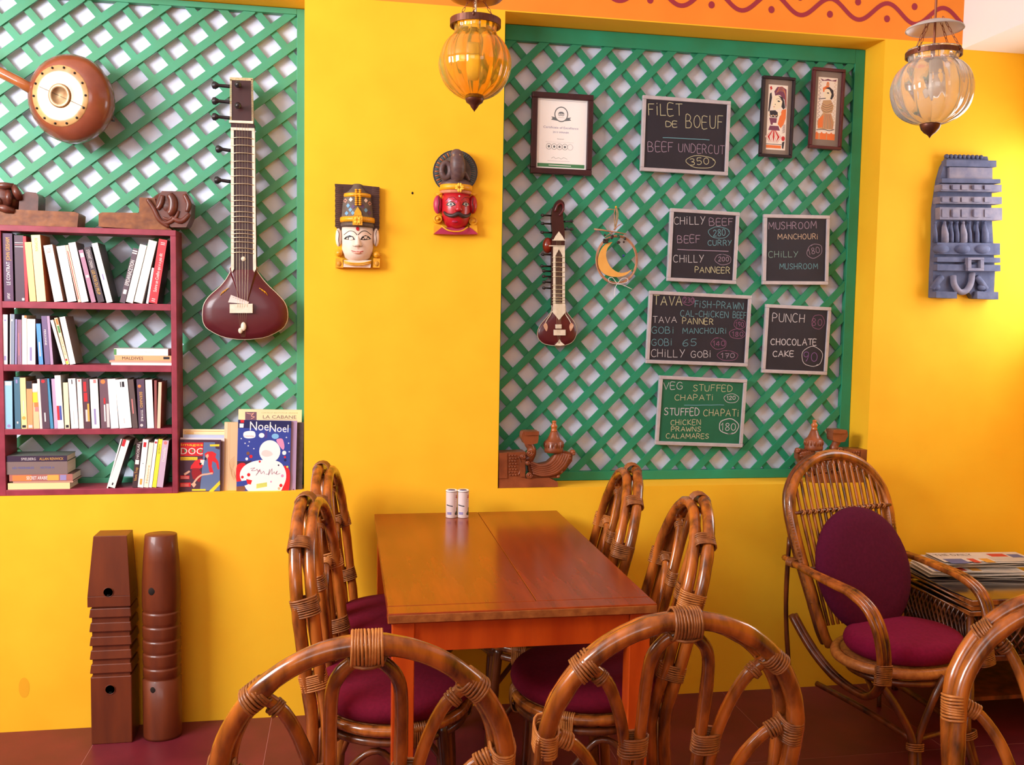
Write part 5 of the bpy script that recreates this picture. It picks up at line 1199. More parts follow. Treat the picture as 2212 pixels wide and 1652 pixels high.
q = MB(); q.prism(pz([(214, 490), (214, 462), (222, 459), (301, 460), (302, 427), (335, 428), (345, 470), (372, 497), (300, 495)], .015), .008, .10); T.part('base_block', q, M_carve3, bevel=.004)
q = MB(); q.ball(W(372, 448, .055), (.078, .06, .058), 18); T.part('carved_figure', q, M_carve2)
q = MB(); q.prism(pz([(345, 425), (352, 414), (405, 415), (416, 440), (414, 470), (404, 492), (372, 492), (350, 480), (337, 455)], .02), .0, .10); T.part('figure_block', q, M_carve2, bevel=.012)
for pts, r in (([(352, 422), (348, 440), (340, 452)], .011), ([(366, 420), (374, 434), (372, 455), (364, 462)], .017), ([(398, 420), (408, 440), (404, 458)], .010), ([(338, 468), (358, 482), (378, 472), (386, 455)], .008), ([(372, 470), (392, 478), (410, 462)], .010), ([(318, 430), (332, 450), (345, 475), (365, 490)], .009), ([(352, 470), (366, 474), (374, 464)], .006)):
    P_ = smooth_path([W(a, b, .0) for a, b in pts], 4); q = MB(); q.tube(P_, [r*(.7+.3*math.sin(math.pi*i/(len(P_)-1))) for i in range(len(P_))], 8); T.part('carved_fold', q, M_carve2)

# ---------------------------------------------------------------- magazines and flat books leaning on the ledge
def cover(name, label, cor, Y, th, mats, draw, cat='magazine', grp=None, edge=None):
    p = panel_px(*cor, Y); w, h = p.w, p.hh
    T = Thing(name, label, cat, p.P(w/2, h, -th/2), group=grp)
    q = MB(); slab(p, 0, 0, w, h, 0, th, q, 0); T.part('cover', q, [mats[0]] if edge is None else [edge])
    if draw: draw(p, w, h); p.mb.build('cover_print', mats, T.parts['cover'], off=T.loc)
    return T
i_ = lambda n, c: paint('mag_'+n, c)
mp = [i_('plum', (78, 48, 66)), i_('red', (214, 40, 48)), i_('yellow', (246, 210, 50)), i_('white', (240, 232, 222)), i_('bluegrey', (96, 116, 160)), i_('darkred', (150, 24, 34)), i_('skin', (226, 176, 150)), i_('green', (84, 140, 84)), i_('black', (36, 28, 34)), i_('orange', (240, 140, 50))]
def doc(p, w, h):
    X = lambda a: (a-60)/675*w; Yv = lambda b: (b-600)/860*h
    S = lambda pts, m: p.fill([(X(a), Yv(b)) for a, b in pts], m)
    p.rect(0, 0, w, h, 0); S([(455, 640), (720, 640), (730, 1440), (400, 1440), (440, 1000)], 4); S([(640, 640), (720, 640), (720, 760), (650, 740)], 0)
    S([(75, 650), (448, 645), (440, 865), (75, 870)], 1)
    p.type('images', X(82), Yv(700), X(440)-X(82), Yv(690)-Yv(650), 2)
    p.type('DOC', X(82), Yv(840), X(440)-X(82), Yv(830)-Yv(720), 3)
    for a in (150, 275, 410): p.ell(X(a), Yv(785), w*.024, w*.03, 7, 10)
    S([(75, 885), (355, 885), (355, 935), (75, 940)], 2); p.type('LES PERROQUETS', X(85), Yv(925), X(340)-X(85), .004, 8)
    S([(555, 675), (715, 670), (712, 705), (560, 708)], 2)
    S([(470, 830), (520, 795), (600, 790), (665, 830), (650, 880), (560, 880), (520, 900), (480, 870)], 1); S([(520, 880), (640, 870), (700, 960), (720, 1080), (640, 1110), (600, 1180), (550, 1120), (530, 1010)], 1)
    S([(600, 950), (660, 980), (690, 1090), (710, 1200), (640, 1180), (590, 1040)], 4); S([(490, 850), (530, 830), (540, 870), (500, 930)], 6); S([(480, 880), (510, 900), (500, 940), (470, 930)], 8)
    S([(250, 1030), (320, 940), (420, 910), (470, 940), (430, 1060), (380, 1080), (240, 1080)], 1); S([(400, 930), (470, 930), (455, 1020), (410, 1000)], 3); S([(380, 980), (430, 980), (400, 1030)], 8)
    S([(270, 1070), (380, 1070), (440, 1180), (390, 1300), (280, 1240), (260, 1150)], 5)
    p.line(smooth_2d([(X(300), Yv(1310)), (X(360), Yv(1230)), (X(430), Yv(1180)), (X(520), Yv(1165)), (X(600), Yv(1150))]), .0062, 6); S([(250, 1330), (310, 1300), (340, 1340), (300, 1390)], 6); S([(130, 1160), (220, 1105), (240, 1130), (150, 1190)], 6)
    S([(75, 1190), (228, 1190), (228, 1250), (75, 1250)], 1); S([(75, 1310), (250, 1305), (245, 1375), (75, 1378)], 1)
    for k, yy in enumerate((1213, 1235, 1333, 1360)): p.line([(X(90), Yv(yy)), (X(215), Yv(yy))], .0012, 3)
    S([(270, 1415), (495, 1412), (495, 1440), (270, 1442)], 2); S([(545, 1455), (728, 1270), (733, 1335), (620, 1455)], 2)
q8 = lambda a, b: (380+a/7.628, 870+b/7.628)
zc = 1061
cover('magazine', 'parrot-covered children magazine reading images DOC', (q8(60, 600), q8(735, 615), q8(733, 1462), q8(55, 1470)), .030, .005, mp, doc, grp='magazines leaning beside the bookshelf')
cover('magazine', 'white-headed magazine just behind the parrot one', (q8(68, 572), q8(795, 582), q8(790, 1450), q8(66, 1450)), .038, .005, [i_('pale_pink', (236, 222, 226)), i_('brownish', (130, 96, 90))], lambda p, w, h: (p.rect(w*.91, h*.06, w, h, 1)), grp='magazines leaning beside the bookshelf')
cover('magazine', 'lilac magazine whose head shows above the white-headed one', (q8(118, 522), q8(797, 530), q8(795, 1440), q8(118, 1440)), .046, .005, [i_('lilac', (188, 196, 226))], None, grp='magazines leaning beside the bookshelf')
def cream(p, w, h):
    p.rect(0, 0, w, h, 0); p.line([(w*.05, h*.03), (w, h*.03)], .0014, 1); p.line([(w*.05, h*.03), (w*.05, h*.4)], .0014, 1); p.rect(w*.07, h*.045, w*.26, h*.12, 2)
    p.type('ENCYCLOPEDIE', w*.3, h*.115, w*.62, .006, 3)
cover('book', 'cream cover with an orange frame, hindmost of the small leaning stack', (q8(113, 436), q8(802, 438), q8(800, 1440), q8(113, 1440)), .056, .010, [i_('cream', (250, 228, 178)), mp[9], i_('pale_orange', (246, 200, 130)), mp[8]], cream, 'book')
def tan(p, w, h):
    p.rect(0, 0, w, h, 0); p.rect(0, 0, w*.11, h, 1); p.line([(w*.12, 0), (w*.12, h)], .001, 2); p.line([(w*.19, h*.02), (w*.19, h*.98)], .0008, 2)
    for k in range(7):
        p.line(smooth_2d([(w*.36, h*(.5+.02*k)), (w*(.2+.01*k), h*(.58+.03*k)), (w*(.25+.01*k), h*(.68+.02*k)), (w*.36, h*(.72+.02*k)), (w*.45, h*(.9-.03*k))]), .0011, 2)
cover('book', 'tan clothbound book with a drawn root motif beside the Christmas magazine', (q8(790, 320), (548, 913), (548, 1059.5), q8(790, 1442)), .046, .014, [i_('tan', (240, 196, 150)), i_('tan_light', (246, 214, 172)), i_('tan_line', (204, 150, 104))], tan, 'book')
def cab(p, w, h):
    p.rect(0, 0, w, h, 0); p.rect(w*.105, h*.03, w*.285, h*.2, 1); p.line(smooth_2d([(w*.13, h*.045), (w*.2, h*.055), (w*.24, h*.045), (w*.2, h*.08), (w*.25, h*.09), (w*.2, h*.115)]), .0022, 2)
    p.type('LA CABANE', w*.385, h*.108, w*.53, .0125, 3); p.type('CONTES ET RECITS POUR GRANDIR', w*.36, h*.048, w*.58, .006, 4); p.line([(w*.39, h*.118), (w*.92, h*.118)], .001, 5)
cover('book', 'tall cream book reading LA CABANE behind the Christmas magazine', (q8(1025, 108), q8(2066, 116), (650.5, 1059), (514.5, 1059)), .070, .012, [i_('cream2', (246, 226, 176)), i_('mauve_box', (120, 84, 100)), i_('salmon_line', (230, 170, 150)), i_('title_brown', (120, 84, 90)), i_('pale_green', (170, 180, 120)), i_('pale_purple', (170, 110, 130))], cab, 'book')
mx = [i_('night_blue', (52, 70, 160)), i_('snow_white', (250, 248, 248)), i_('santa_red', (220, 34, 44)), i_('pink', (236, 150, 190)), i_('sky', (130, 190, 236)), i_('deep_plum', (60, 40, 70)), i_('yellowgreen', (206, 214, 110)), i_('script_plum', (150, 60, 100)), i_('navy', (30, 34, 90)), mp[6], i_('brown', (130, 84, 60)), i_('faint_pink', (244, 218, 214))]
def xmas(p, w, h):
    X = lambda a: (a-1010)/895*w; Yv = lambda b: (b-285)/1185*h
    S = lambda pts, m: p.fill([(X(a), Yv(b)) for a, b in pts], m)
    Sm = lambda pts, m: p.fill(smooth_2d_closed([(X(a), Yv(b)) for a, b in pts]), m)
    p.rect(0, 0, w, h, 0); S([(1010, 285), (1905, 285), (1905, 400), (1010, 420)], 8); S([(1500, 480), (1905, 480), (1905, 800), (1700, 760)], 0)
    S([(1050, 285), (1110, 285), (1110, 330), (1050, 330)], 2); S([(1035, 345), (1105, 345), (1100, 410), (1035, 410)], 1)
    p.type('Noel', X(1210), Yv(450), X(1560)-X(1210), Yv(450)-Yv(300), 1); p.type('Noel', X(1540), Yv(470), X(1860)-X(1540), Yv(450)-Yv(320), 1)
    Sm([(1110, 490), (1200, 462), (1290, 475), (1300, 560), (1200, 585), (1115, 565)], 1); p.ell(X(1410), Yv(530), .010, .009, 1, 14); p.ell(X(1640), Yv(540), .013, .010, 4, 14)
    p.type('conte', X(1120), Yv(555), X(1280)-X(1120), .006, 2)
    for a, b in ((1205, 640), (1135, 665), (1190, 705), (1830, 555), (1870, 650), (1885, 790), (1070, 590), (1285, 750)):
        c = (X(a), Yv(b)); p.fill([(c[0]+(.0035 if k % 2 == 0 else .0014)*math.sin(k*.6283), c[1]-(.0035 if k % 2 == 0 else .0014)*math.cos(k*.6283)) for k in range(10)], 1)
    S([(1010, 960), (1180, 960), (1260, 940), (1200, 1040), (1010, 1060)], 5)
    Sm([(1010, 1030), (1150, 1000), (1120, 1200), (1080, 1290), (1010, 1290)], 2); Sm([(1800, 1030), (1900, 1100), (1905, 1380), (1850, 1470), (1700, 1470), (1820, 1300)], 2)
    Sm([(1060, 1190), (1120, 1050), (1280, 960), (1500, 930), (1720, 960), (1820, 1080), (1845, 1220), (1800, 1360), (1700, 1465), (1260, 1465), (1130, 1340)], 1); p.ell(X(1555), Yv(790), w*.20, h*.155, 1, 24); Sm([(1430, 790), (1500, 770), (1580, 800), (1600, 850), (1500, 880), (1420, 850)], 11)
    Sm([(1660, 600), (1760, 580), (1800, 700), (1780, 760), (1720, 700)], 3); p.ell(X(1800), Yv(810), .0075, .008, 1, 12)
    for a, b, r, m in ((1190, 830, .006, 10), (1240, 880, .006, 2), (1170, 920, .005, 1), (1815, 880, .004, 2), (1820, 930, .005, 8), (1210, 1180, .006, 2), (1105, 1220, .005, 2), (1780, 1190, .005, 3), (1590, 1290, .003, 3), (1760, 1350, .006, 2), (1390, 960, .004, 2), (1710, 1015, .003, 5), (1860, 1040, .004, 6), (1730, 1400, .005, 9)): p.ell(X(a), Yv(b), r, r*1.1, m, 9)
    S([(1010, 1300), (1180, 1270), (1200, 1340), (1120, 1370), (1010, 1360)], 0); S([(1170, 1250), (1270, 1270), (1250, 1340), (1190, 1330)], 2); S([(1010, 1375), (1150, 1365), (1160, 1440), (1010, 1465)], 10)
    S([(1345, 1330), (1520, 1300), (1525, 1370), (1345, 1405)], 6)
    p.line(smooth_2d([(X(1240), Yv(1080)), (X(1310), Yv(1065)), (X(1255), Yv(1110)), (X(1320), Yv(1110)), (X(1350), Yv(1085)), (X(1360), Yv(1120)), (X(1400), Yv(1090)), (X(1330), Yv(1190)), (X(1400), Yv(1110)), (X(1420), Yv(1160)), (X(1460), Yv(1120)), (X(1475), Yv(1165))]), .0014, 7)
    p.line(smooth_2d([(X(1500), Yv(1165)), (X(1545), Yv(1160)), (X(1560), Yv(1085)), (X(1545), Yv(1180)), (X(1600), Yv(1075)), (X(1600), Yv(1165)), (X(1640), Yv(1125)), (X(1660), Yv(1160)), (X(1690), Yv(1110)), (X(1680), Yv(1165)), (X(1740), Yv(1150))]), .0014, 7)
    p.line([(X(1470), Yv(470)), (X(1470), Yv(580))], .0008, 7); p.line([(X(1495), Yv(450)), (X(1495), Yv(570))], .0008, 7)
def smooth_2d_closed(pts): return [(q.x, q.y) for q in smooth_path([(a, b, 0) for a, b in pts], 4, True)]
cover('magazine', 'large Christmas magazine with night-blue, red and white cover', ((516, 907), (630, 909), (624, 1064.5), (509, 1062.5)), .026, .005, mx, xmas)
cover('magazine', 'lilac-edged magazine showing right of the Christmas cover', (q8(1500, 288), q8(2002, 296), q8(1968, 1465), q8(1500, 1462)), .034, .006, [i_('lilac_edge', (176, 150, 190)), i_('plum_dot', (110, 40, 90))], lambda p, w, h: (p.rect(0, 0, w, h, 0), p.ell(w*.93, h*.97, .003, .003, 1, 10)))
cover('ring_binder', 'dark grey binder at the right end of the ledge, beside the pier', (q8(1900, 325), q8(2095, 330), q8(2092, 1425), q8(1900, 1425)), .044, .022, [mat('binder_grey', (84, 72, 80), (60, 50, 58), (60, 60, 60), .6)], None, 'binder')

# ---------------------------------------------------------------- two turned wooden posts against the wall
Y = -.145
def wx(px, py): return W(px, py, Y).x
def wz(py, px=240): return W(px, py, Y).z
T = Thing('carved_post', 'square grooved wooden post with two round holes against the wall', 'wood post', ((wx(200, 1600)+wx(285, 1600))/2, -.09, 0))
def taper(q, xa0, xa1, za, xb0, xb1, zb, y0a, y0b, y1a, y1b):
    q.hexa([(xa0, y0a, za), (xa1, y0a, za), (xa1, y1a, za), (xa0, y1a, za), (xb0, y0b, zb), (xb1, y0b, zb), (xb1, y1b, zb), (xb0, y1b, zb)])
zc_ = lambda c: wz(1100+c/2.9924)
xl, xr = wx(195, 1450), wx(284, 1450)
q = MB(); taper(q, xl, xr, 0, xl, xr, zc_(1080), Y, Y, -.028, -.028); T.part('lower_block', q, M_pillar, bevel=.003)
q = MB(); taper(q, xl+.006, xr-.006, zc_(1080), xl+.006, xr-.006, zc_(625), Y+.007, Y+.007, -.035, -.035); T.part('grooved_core', q, M_pillar)
for a, b in ((640, 698), (732, 790), (822, 880), (910, 968), (1000, 1058)):
    q = MB(); taper(q, xl-.002, xr+.002, zc_(b), xl+.002, xr-.001, zc_(a), Y-.001, Y+.002, -.027, -.03); T.part('turned_ring', q, M_pillar, bevel=.003)
q = MB(); taper(q, xl-.006, xr+.0, zc_(628), xl-.006, xr-.001, zc_(560), Y-.002, Y-.001, -.027, -.027); taper(q, xl-.006, xr-.001, zc_(560), wx(199, 1160), wx(272, 1160), zc_(178), Y-.001, Y+.014, -.027, -.04); T.part('tapered_top', q, M_pillar, bevel=.0015)
M = Matrix.Rotation(math.pi/2, 3, 'X')
for a, b in ((234, 1279), (238, 1489)):
    c = W(a, b, Y-.001); q = MB(); q.lathe([(.0165, -.001), (.0172, .0012), (.0155, .0014), (.0155, .0002)], c, 20, 0, M); q2 = MB(); q2.lathe([(.0155, .0005), (0, .0005)], c, 20, 0, M); T.part('bored_hole', q2, M_hole); T.part('hole_rim', q, M_pillar)
Y = -.10
cx = W(350, 1400, Y); T = Thing('carved_post', 'round grooved wooden post with two bored holes, right of the square one', 'wood post', (cx.x, Y, 0))
Z = lambda c: W(350, 1100+c/2.9924, Y).z
pr = [(.064, 0), (.0655, .01), (.0655, Z(1085)), (.061, Z(1080)), (.061, Z(1068)), (.064, Z(1062))]
for a in (1005, 915, 830, 740, 650): pr += [(.0645, Z(a+12)), (.0640, Z(a+4)), (.0605, Z(a+1)), (.0608, Z(a-5)), (.0632, Z(a-14)), (.0645, Z(a-30))]
pr += [(.0650, Z(560)), (.0640, Z(460)), (.060, Z(320)), (.0535, Z(160)), (.052, Z(158)), (0, Z(158)+.001)]
q = MB(); q.lathe(pr, (cx.x, Y, 0), 28, sy=.85); T.part('turned_body', q, M_pillar)
for a, b in ((330, 1277), (334, 1489)):
    v = W(a, b, Y-.0475); q = MB(); q.ball(v, (.0150, .0075, .0155), 14)
    T.part('bored_hole', q, M_hole)

# ================================================================ furniture
# ---------------------------------------------------------------- the dining table
TX0, TX1, TY0, TY1, TZ = .106, .792, -1.218, -.055, .768
T = Thing('dining_table', 'rectangular glossy brown wooden table with orange legs against the wall', 'table', ((TX0+TX1)/2, (TY0+TY1)/2, 0))
for a, b in ((TX0, .487), (.4885, TX1)):
    q = MB(); q.box((a, TY0+.062, TZ-.026), (b, TY1, TZ)); T.part('plank', q, M_tabletop, bevel=.0012)
q = MB(); q.box((TX0-.002, TY0, TZ-.027), (TX1+.002, TY0+.0615, TZ-.0002)); T.part('end_board', q, M_tabletop, bevel=.003)
q = MB(); q.box((TX0-.001, TY0-.0022, TZ-.024), (TX1+.001, TY0+.002, TZ-.004)); T.part('worn_edge', q, M_tableedge, bevel=.001)
for x in (TX0+.010, TX1-.066):
    for y in (TY0+.012, TY1-.066):
        q = MB(); q.box((x, y, 0), (x+.055, y+.055, TZ-.0275)); T.part('leg', q, M_tableleg, bevel=.002)
for a, b in (((TX0+.065, TY0+.02, TZ-.105), (TX1-.066, TY0+.045, TZ-.0275)), ((TX0+.065, TY1-.045, TZ-.105), (TX1-.066, TY1-.02, TZ-.0275)), ((TX0+.02, TY0+.067, TZ-.105), (TX0+.045, TY1-.067, TZ-.0275)), ((TX1-.045, TY0+.067, TZ-.105), (TX1-.02, TY1-.067, TZ-.0275))):
    q = MB(); q.box(a, b); T.part('apron', q, M_tableleg, bevel=.001)

# ---------------------------------------------------------------- rattan dining chairs (local: seat in the middle, front towards +Y)
def wrap(q, c, d, across, a, b, n=7, pitch=.0054, r=.0028):
    ex = .82 if max(a, b)/min(a, b) > 1.3 or a > .03 else .95
    """rings of cane round a bundle: centre c, direction d, half sizes a (along across) and b"""
    d = Vector(d).normalized(); u = Vector(across); u = (u-d*u.dot(d)).normalized(); v = d.cross(u); c = Vector(c)
    for i in range(n):
        o = c+d*((i-(n-1)/2)*pitch); k = 14
        q.tube([o+u*(a*math.copysign(abs(math.cos(t))**ex, math.cos(t)))+v*(b*math.copysign(abs(math.sin(t))**ex, math.sin(t)))+d*(.0012*math.sin(t+i)) for t in [j/k*6.2832 for j in range(k)]], r, 5, True)
def rattan(pts, r, k=5, node=.19, rs=None):
    """a pole with the slightly swollen joints of real rattan"""
    P = smooth_path(pts, k); L = 0; rad = []; nxt = (rs or random).uniform(.03, node)
    prev = P[0]
    for p in P:
        L += (p-prev).length; prev = p
        f = 1.0
        if L > nxt-.006: f = 1.07
        if L > nxt+.010: nxt += node*(rs or random).uniform(.8, 1.2)
        rad.append(r*f)
    return P, rad
def make_chair(label, seed, cushion=None, rz=0, loc=(0, 0, 0), group='rattan dining chairs', lean=.13):
    BY = lambda z: -.195-lean*max(0, z-.43)/.55       # the back leans
    rs = random.Random(seed)
    T = Thing('rattan_chair', label, 'chair', loc, rz, group)
    def part(n, q, m, **k): return T.part(n, q, m, world=False, **k)
    def hoop(dy, dr, rad):
        pts = []
        for x, z in ((.185, 0), (.196, .2), (.213, .42), (.226, .58), (.234-dr, .72)): pts.append((-x, BY(z)+dy+(.03*(1-z/.42) if z < .42 else 0)*(-1), z))
        for i in range(1, 12):
            t = math.pi*(1-i/12); pts.append(((.235-dr)*math.cos(t), BY(.735+.25*math.sin(t))+dy, .735+(.249-dr)*math.sin(t)))
        pts += [(-p[0], p[1], p[2]) for p in pts[:5][::-1]]
        P, R = rattan(pts, rad, 4, .2, rs); q = MB(); q.tube(P, R, 10); part('hoop', q, M_ratt)
    hoop(0, 0, .0165); hoop(.036, .010, .0155)
    F = lambda x, z, d=.010: (x, BY(z)+d, z)
    # inner arch and the curved side branches
    pts = [F(-.055, .44), F(-.056, .6), F(-.057, .75), F(-.056, .875), F(-.047, .922), F(-.022, .950), F(0, .956), F(.022, .950), F(.047, .922), F(.056, .875), F(.057, .75), F(.056, .6), F(.055, .44)]
    P, R = rattan(pts, .0115, 4, .25, rs); q = MB(); q.tube(P, R, 9); part('inner_arch', q, M_ratt)
    for sg in (-1, 1):
        P, R = rattan([F(sg*.168, .902), F(sg*.130, .868), F(sg*.100, .80), F(sg*.083, .72), F(sg*.079, .60), F(sg*.078, .44)], .0112, 4, .2, rs); q = MB(); q.tube(P, R, 9); part('branch', q, M_ratt)
        P, R = rattan([F(sg*.224, .768), F(sg*.180, .745), F(sg*.140, .69), F(sg*.115, .61), F(sg*.104, .52), F(sg*.101, .44)], .0112, 4, .2, rs); q = MB(); q.tube(P, R, 9); part('branch', q, M_ratt)
        q = MB(); wrap(q, (sg*.172, BY(.905)+.010, .900), (.78*sg, 0, -.62), (0, 1, 0), .0285, .0195, 7); wrap(q, F(sg*.141, .876), (-sg*.7, 0, -.7), (0, 1, 0), .013, .0135, 3); part('cane_binding', q, M_cane)
        q = MB(); wrap(q, (sg*.229, BY(.755)+.018, .757), (0, -.25, 1), (0, 1, 0), .0345, .0205, 9); wrap(q, F(sg*.196, .754), (-sg*.85, 0, -.4), (0, 1, 0), .0135, .014, 5); part('cane_binding', q, M_cane if sg*((seed % 2)*2-1) < 0 else M_cane2)
        q = MB(); wrap(q, (sg*.0685, BY(.735)+.010, .735), (0, -.25, 1), (1, 0, 0), .0255, .0135, 8); part('cane_binding', q, M_cane)
        q = MB(); wrap(q, (sg*.221, BY(.56)+.018, .56), (0, -.25, 1), (0, 1, 0), .036, .0195, 8); part('cane_binding', q, M_cane2 if sg > 0 else M_cane)
    q = MB(); wrap(q, (0, BY(.975)+.006, .976), (1, 0, 0), (0, 1, .2), .0265, .0275, 10, .0052); part('cane_binding', q, M_cane2 if seed in (11,) else M_cane)
    q = MB(); wrap(q, F(0, .958, .006), (0, -.2, 1), (1, 0, 0), .029, .0285, 1, .006); part('cane_binding', q, M_cane)
    # crossbar under the back, seat rings, woven seat
    P, R = rattan([F(-.215, .44), F(-.1, .436), F(.1, .436), F(.215, .44)], .012, 4, .2, rs); q = MB(); q.tube(P, R, 9); part('back_rail', q, M_ratt2)
    def ring(z, a, b, r, nm, m):
        q = MB(); q.tube([(a*math.cos(t), b*math.sin(t)+.0, z) for t in [i/36*6.2832 for i in range(36)]], r, 9, True); part(nm, q, m)
    ring(.418, .208, .205, .0145, 'seat_ring', M_ratt); ring(.384, .200, .197, .0115, 'seat_ring', M_ratt2)
    q = MB(); q.lathe([(.200, .424), (.198, .430), (.10, .431), (0, .431)], n=30); q.lathe([(0, .412), (.2, .413)], n=30); part('woven_seat', q, M_cane)
    for a in (20, 95, 160, 250, 310):
        t = math.radians(a); q = MB(); wrap(q, (.204*math.cos(t), .201*math.sin(t), .401), (-math.sin(t), math.cos(t), 0), (0, 0, 1), .034, .017, 9); part('cane_binding', q, M_cane2 if a in (250, 310, 160) else M_cane)
    for sg in (-1, 1):
        P, R = rattan([(sg*.150, .135, .41), (sg*.158, .150, .25), (sg*.168, .165, 0)], .016, 6, .2, rs); q = MB(); q.tube(P, R, 10); part('leg', q, M_ratt2)
        P, R = rattan([(sg*.120, .150, .41), (sg*.135, .16, .25), (sg*.150, .170, 0)], .011, 6, .2, rs); q = MB(); q.tube(P, R, 8); part('leg', q, M_ratt2)
        P, R = rattan([(sg*.160, .15, .14), (sg*.175, .04, .28), (sg*.183, -.03, .355), (sg*.187, -.11, .30), (sg*.190, -.185, .14)], .0095, 5, .3, rs); q = MB(); q.tube(P, R, 8); part('side_brace', q, M_ratt2)
    for y in (.155, -.195):
        P, R = rattan([(-.165, y, .12), (-.13, y, .27), (-.07, y, .355), (0, y*1.0, .37), (.07, y, .355), (.13, y, .27), (.165, y, .12)], .0095, 5, .3, rs); q = MB(); q.tube(P, R, 8); part('cross_brace', q, M_ratt2)
    q = MB(); q.tube([(-.165, .158, .13), (.165, .158, .13)], .009, 8); part('stretcher', q, M_ratt2); q = MB(); q.tube([(-.190, -.21, .15), (.190, -.21, .15)], .009, 8); part('stretcher', q, M_ratt2)
    if cushion:
        q = MB(); prof = [(0, .432)]+[(.196+.022*math.sin(math.pi*i/10)**.7, .432+.064*i/10) for i in range(11)]+[(.17, .502), (.10, .507), (0, .508)]
        q.lathe(prof, n=40)
        o = q.build('seat_cushion', M_seat2, None, loc=loc); o.rotation_euler = (0, 0, rz)
        tagit(o, cushion, 'cushion', 'round seat cushions of the dining chairs')
    return T
D_ = math.radians
make_chair('rattan chair back nearest the camera on the left, over the table left leg', 11, None, 0, (.035, -1.705, 0), 'rattan chairs in the foreground')
make_chair('rattan chair back in the foreground under the table right corner', 12, None, D_(-1), (.585, -1.655, 0), 'rattan chairs in the foreground')
make_chair('rattan chair cut off by the lower right corner of the picture', 13, None, D_(152), (1.25, -2.22, 0), 'rattan chairs in the foreground')
make_chair('rattan chair left of the table, the one nearer the camera', 14, 'maroon round cushion on the nearer chair left of the table', D_(-97), (.140, -.895, 0), 'rattan chairs at the table', .06)
make_chair('rattan chair left of the table, the one nearer the wall', 15, 'maroon round cushion on the chair left of the table near the wall', D_(-96), (.170, -.34, 0), 'rattan chairs at the table', .06)
make_chair('rattan chair right of the table, the one nearer the camera', 16, 'magenta round cushion on the nearer chair right of the table', D_(81), (.690, -.905, 0), 'rattan chairs at the table')
make_chair('rattan chair right of the table, the one nearer the wall', 17, 'maroon round cushion on the chair right of the table near the wall', D_(82), (.655, -.38, 0), 'rattan chairs at the table')

# ---------------------------------------------------------------- two printed shakers on the table
rp = W(1, 1)
for k, (px, lab) in enumerate(((975, 'left one of the two white printed shakers on the table'), (1000, 'right one of the two white printed shakers on the table'))):
    c = WZ(px, 1117, TZ); z0 = TZ+.0005
    T = Thing('salt_shaker', lab, 'shaker', (c.x, c.y, TZ), group='white shakers on the table')
    R_ = .0205
    q = MB(); q.lathe([(R_-.001, z0), (R_, z0+.002), (R_, z0+.096), (R_+.0008, z0+.0975)], (c.x, c.y, 0), 28); T.part('body', q, mat('shaker_white', (242, 228, 226), None, rough=.35))
    q = MB(); q.lathe([(R_+.0009, z0+.0965), (R_+.001, z0+.0985), (R_-.001, z0+.101), (R_-.003, z0+.1005), (R_-.004, z0+.0985), (0, z0+.0985)], (c.x, c.y, 0), 28); T.part('rim_cap', q, mat('shaker_cap_white', (244, 240, 240), None, rough=.3))
    q = MB(); q.lathe([(.0125, z0+.0986), (.0125, z0+.1008), (0, z0+.1008)], (c.x, c.y, 0), 20); T.part('dark_lid', q, mat('shaker_lid', (70, 50, 96), None, rough=.4))
    q = MB(); q.lathe([(R_+.0003, z0+.0945), (R_+.0003, z0+.0955)], (c.x, c.y, 0), 28); T.part('rim_line', q, T_ink['black'])
    def pr(a0, a1, z_0, z_1, m, q, tilt=0):
        n = 6; vs = []
        for i in range(n+1):
            t = math.radians(a0+(a1-a0)*i/n)
            for zz in (z_0, z_1): vs.append((c.x+(R_+.0004)*math.sin(t), c.y-(R_+.0004)*math.cos(t), z0+zz+tilt*i/n))
        q.add(vs, [(2*i, 2*i+2, 2*i+3, 2*i+1) for i in range(n)], m)
    q = MB()
    pr(-62, 6, .046, .0495, 0, q, -.004); pr(-52, -6, .013, .022, 1, q)
    for z_, a in ((.075, .020), (.068, .016), (.060, .018)): pr(30, 50, z_, z_+.0006, 1, q)
    pr(44, 64, .070, .073, 2, q, .006); pr(44, 50, .072, .084, 2, q); pr(58, 62, .072, .086, 2, q)
    pr(40, 68, .010, .024, 3, q); pr(52, 70, .024, .038, 3, q); pr(30, 42, .012, .02, 3, q)
    T.part('printed_label', q, [T_ink['black'], T_ink['lav'], T_ink['red'], paint('dark_olive', (70, 74, 60))])

# ---------------------------------------------------------------- the rattan armchair in the corner
RZ = math.pi+.24
AL = (1.935, -.565, 0)
T = Thing('rattan_armchair', 'tall rattan armchair with slatted arched back by the right lattice', 'armchair', AL, RZ)
def part(n, q, m, **k): return T.part(n, q, m, world=False, **k)
rs = random.Random(5)
AY = lambda z: -.205-.20*max(0, z-.40)/.62
def A(x, z, d=0): return Vector((x, AY(z)+d, z))
arch = [Vector((-.150, -.08, .325)), A(-.178, .375, .02), A(-.20, .48), A(-.222, .62), A(-.236, .76)]
for i in range(1, 12):
    t = math.pi*(1-i/12); arch.append(A(.238*math.cos(t), .785+.205*math.sin(t)))
arch += [A(-p.x, p.z) for p in arch[:5][::-1]]
P, R = rattan(arch, .0175, 5, .3, rs); q = MB(); q.tube(P, R, 10); part('back_hoop', q, M_ratt)
P, R = rattan([p*1.0+Vector((0, -.030, 0)) for p in arch], .0125, 5, .3, rs); q = MB(); q.tube(P, R, 9); part('back_hoop', q, M_ratt2)
P = smooth_path([p+Vector((0, -.004, 0)) for p in arch[3:12]], 26)
q = MB(); q.tube(P, [.0195+.0016*(i % 2) for i in range(len(P))], 10); part('cane_winding', q, M_cane2)
P = smooth_path([p+Vector((0, -.004, 0)) for p in arch[14:19]], 26)
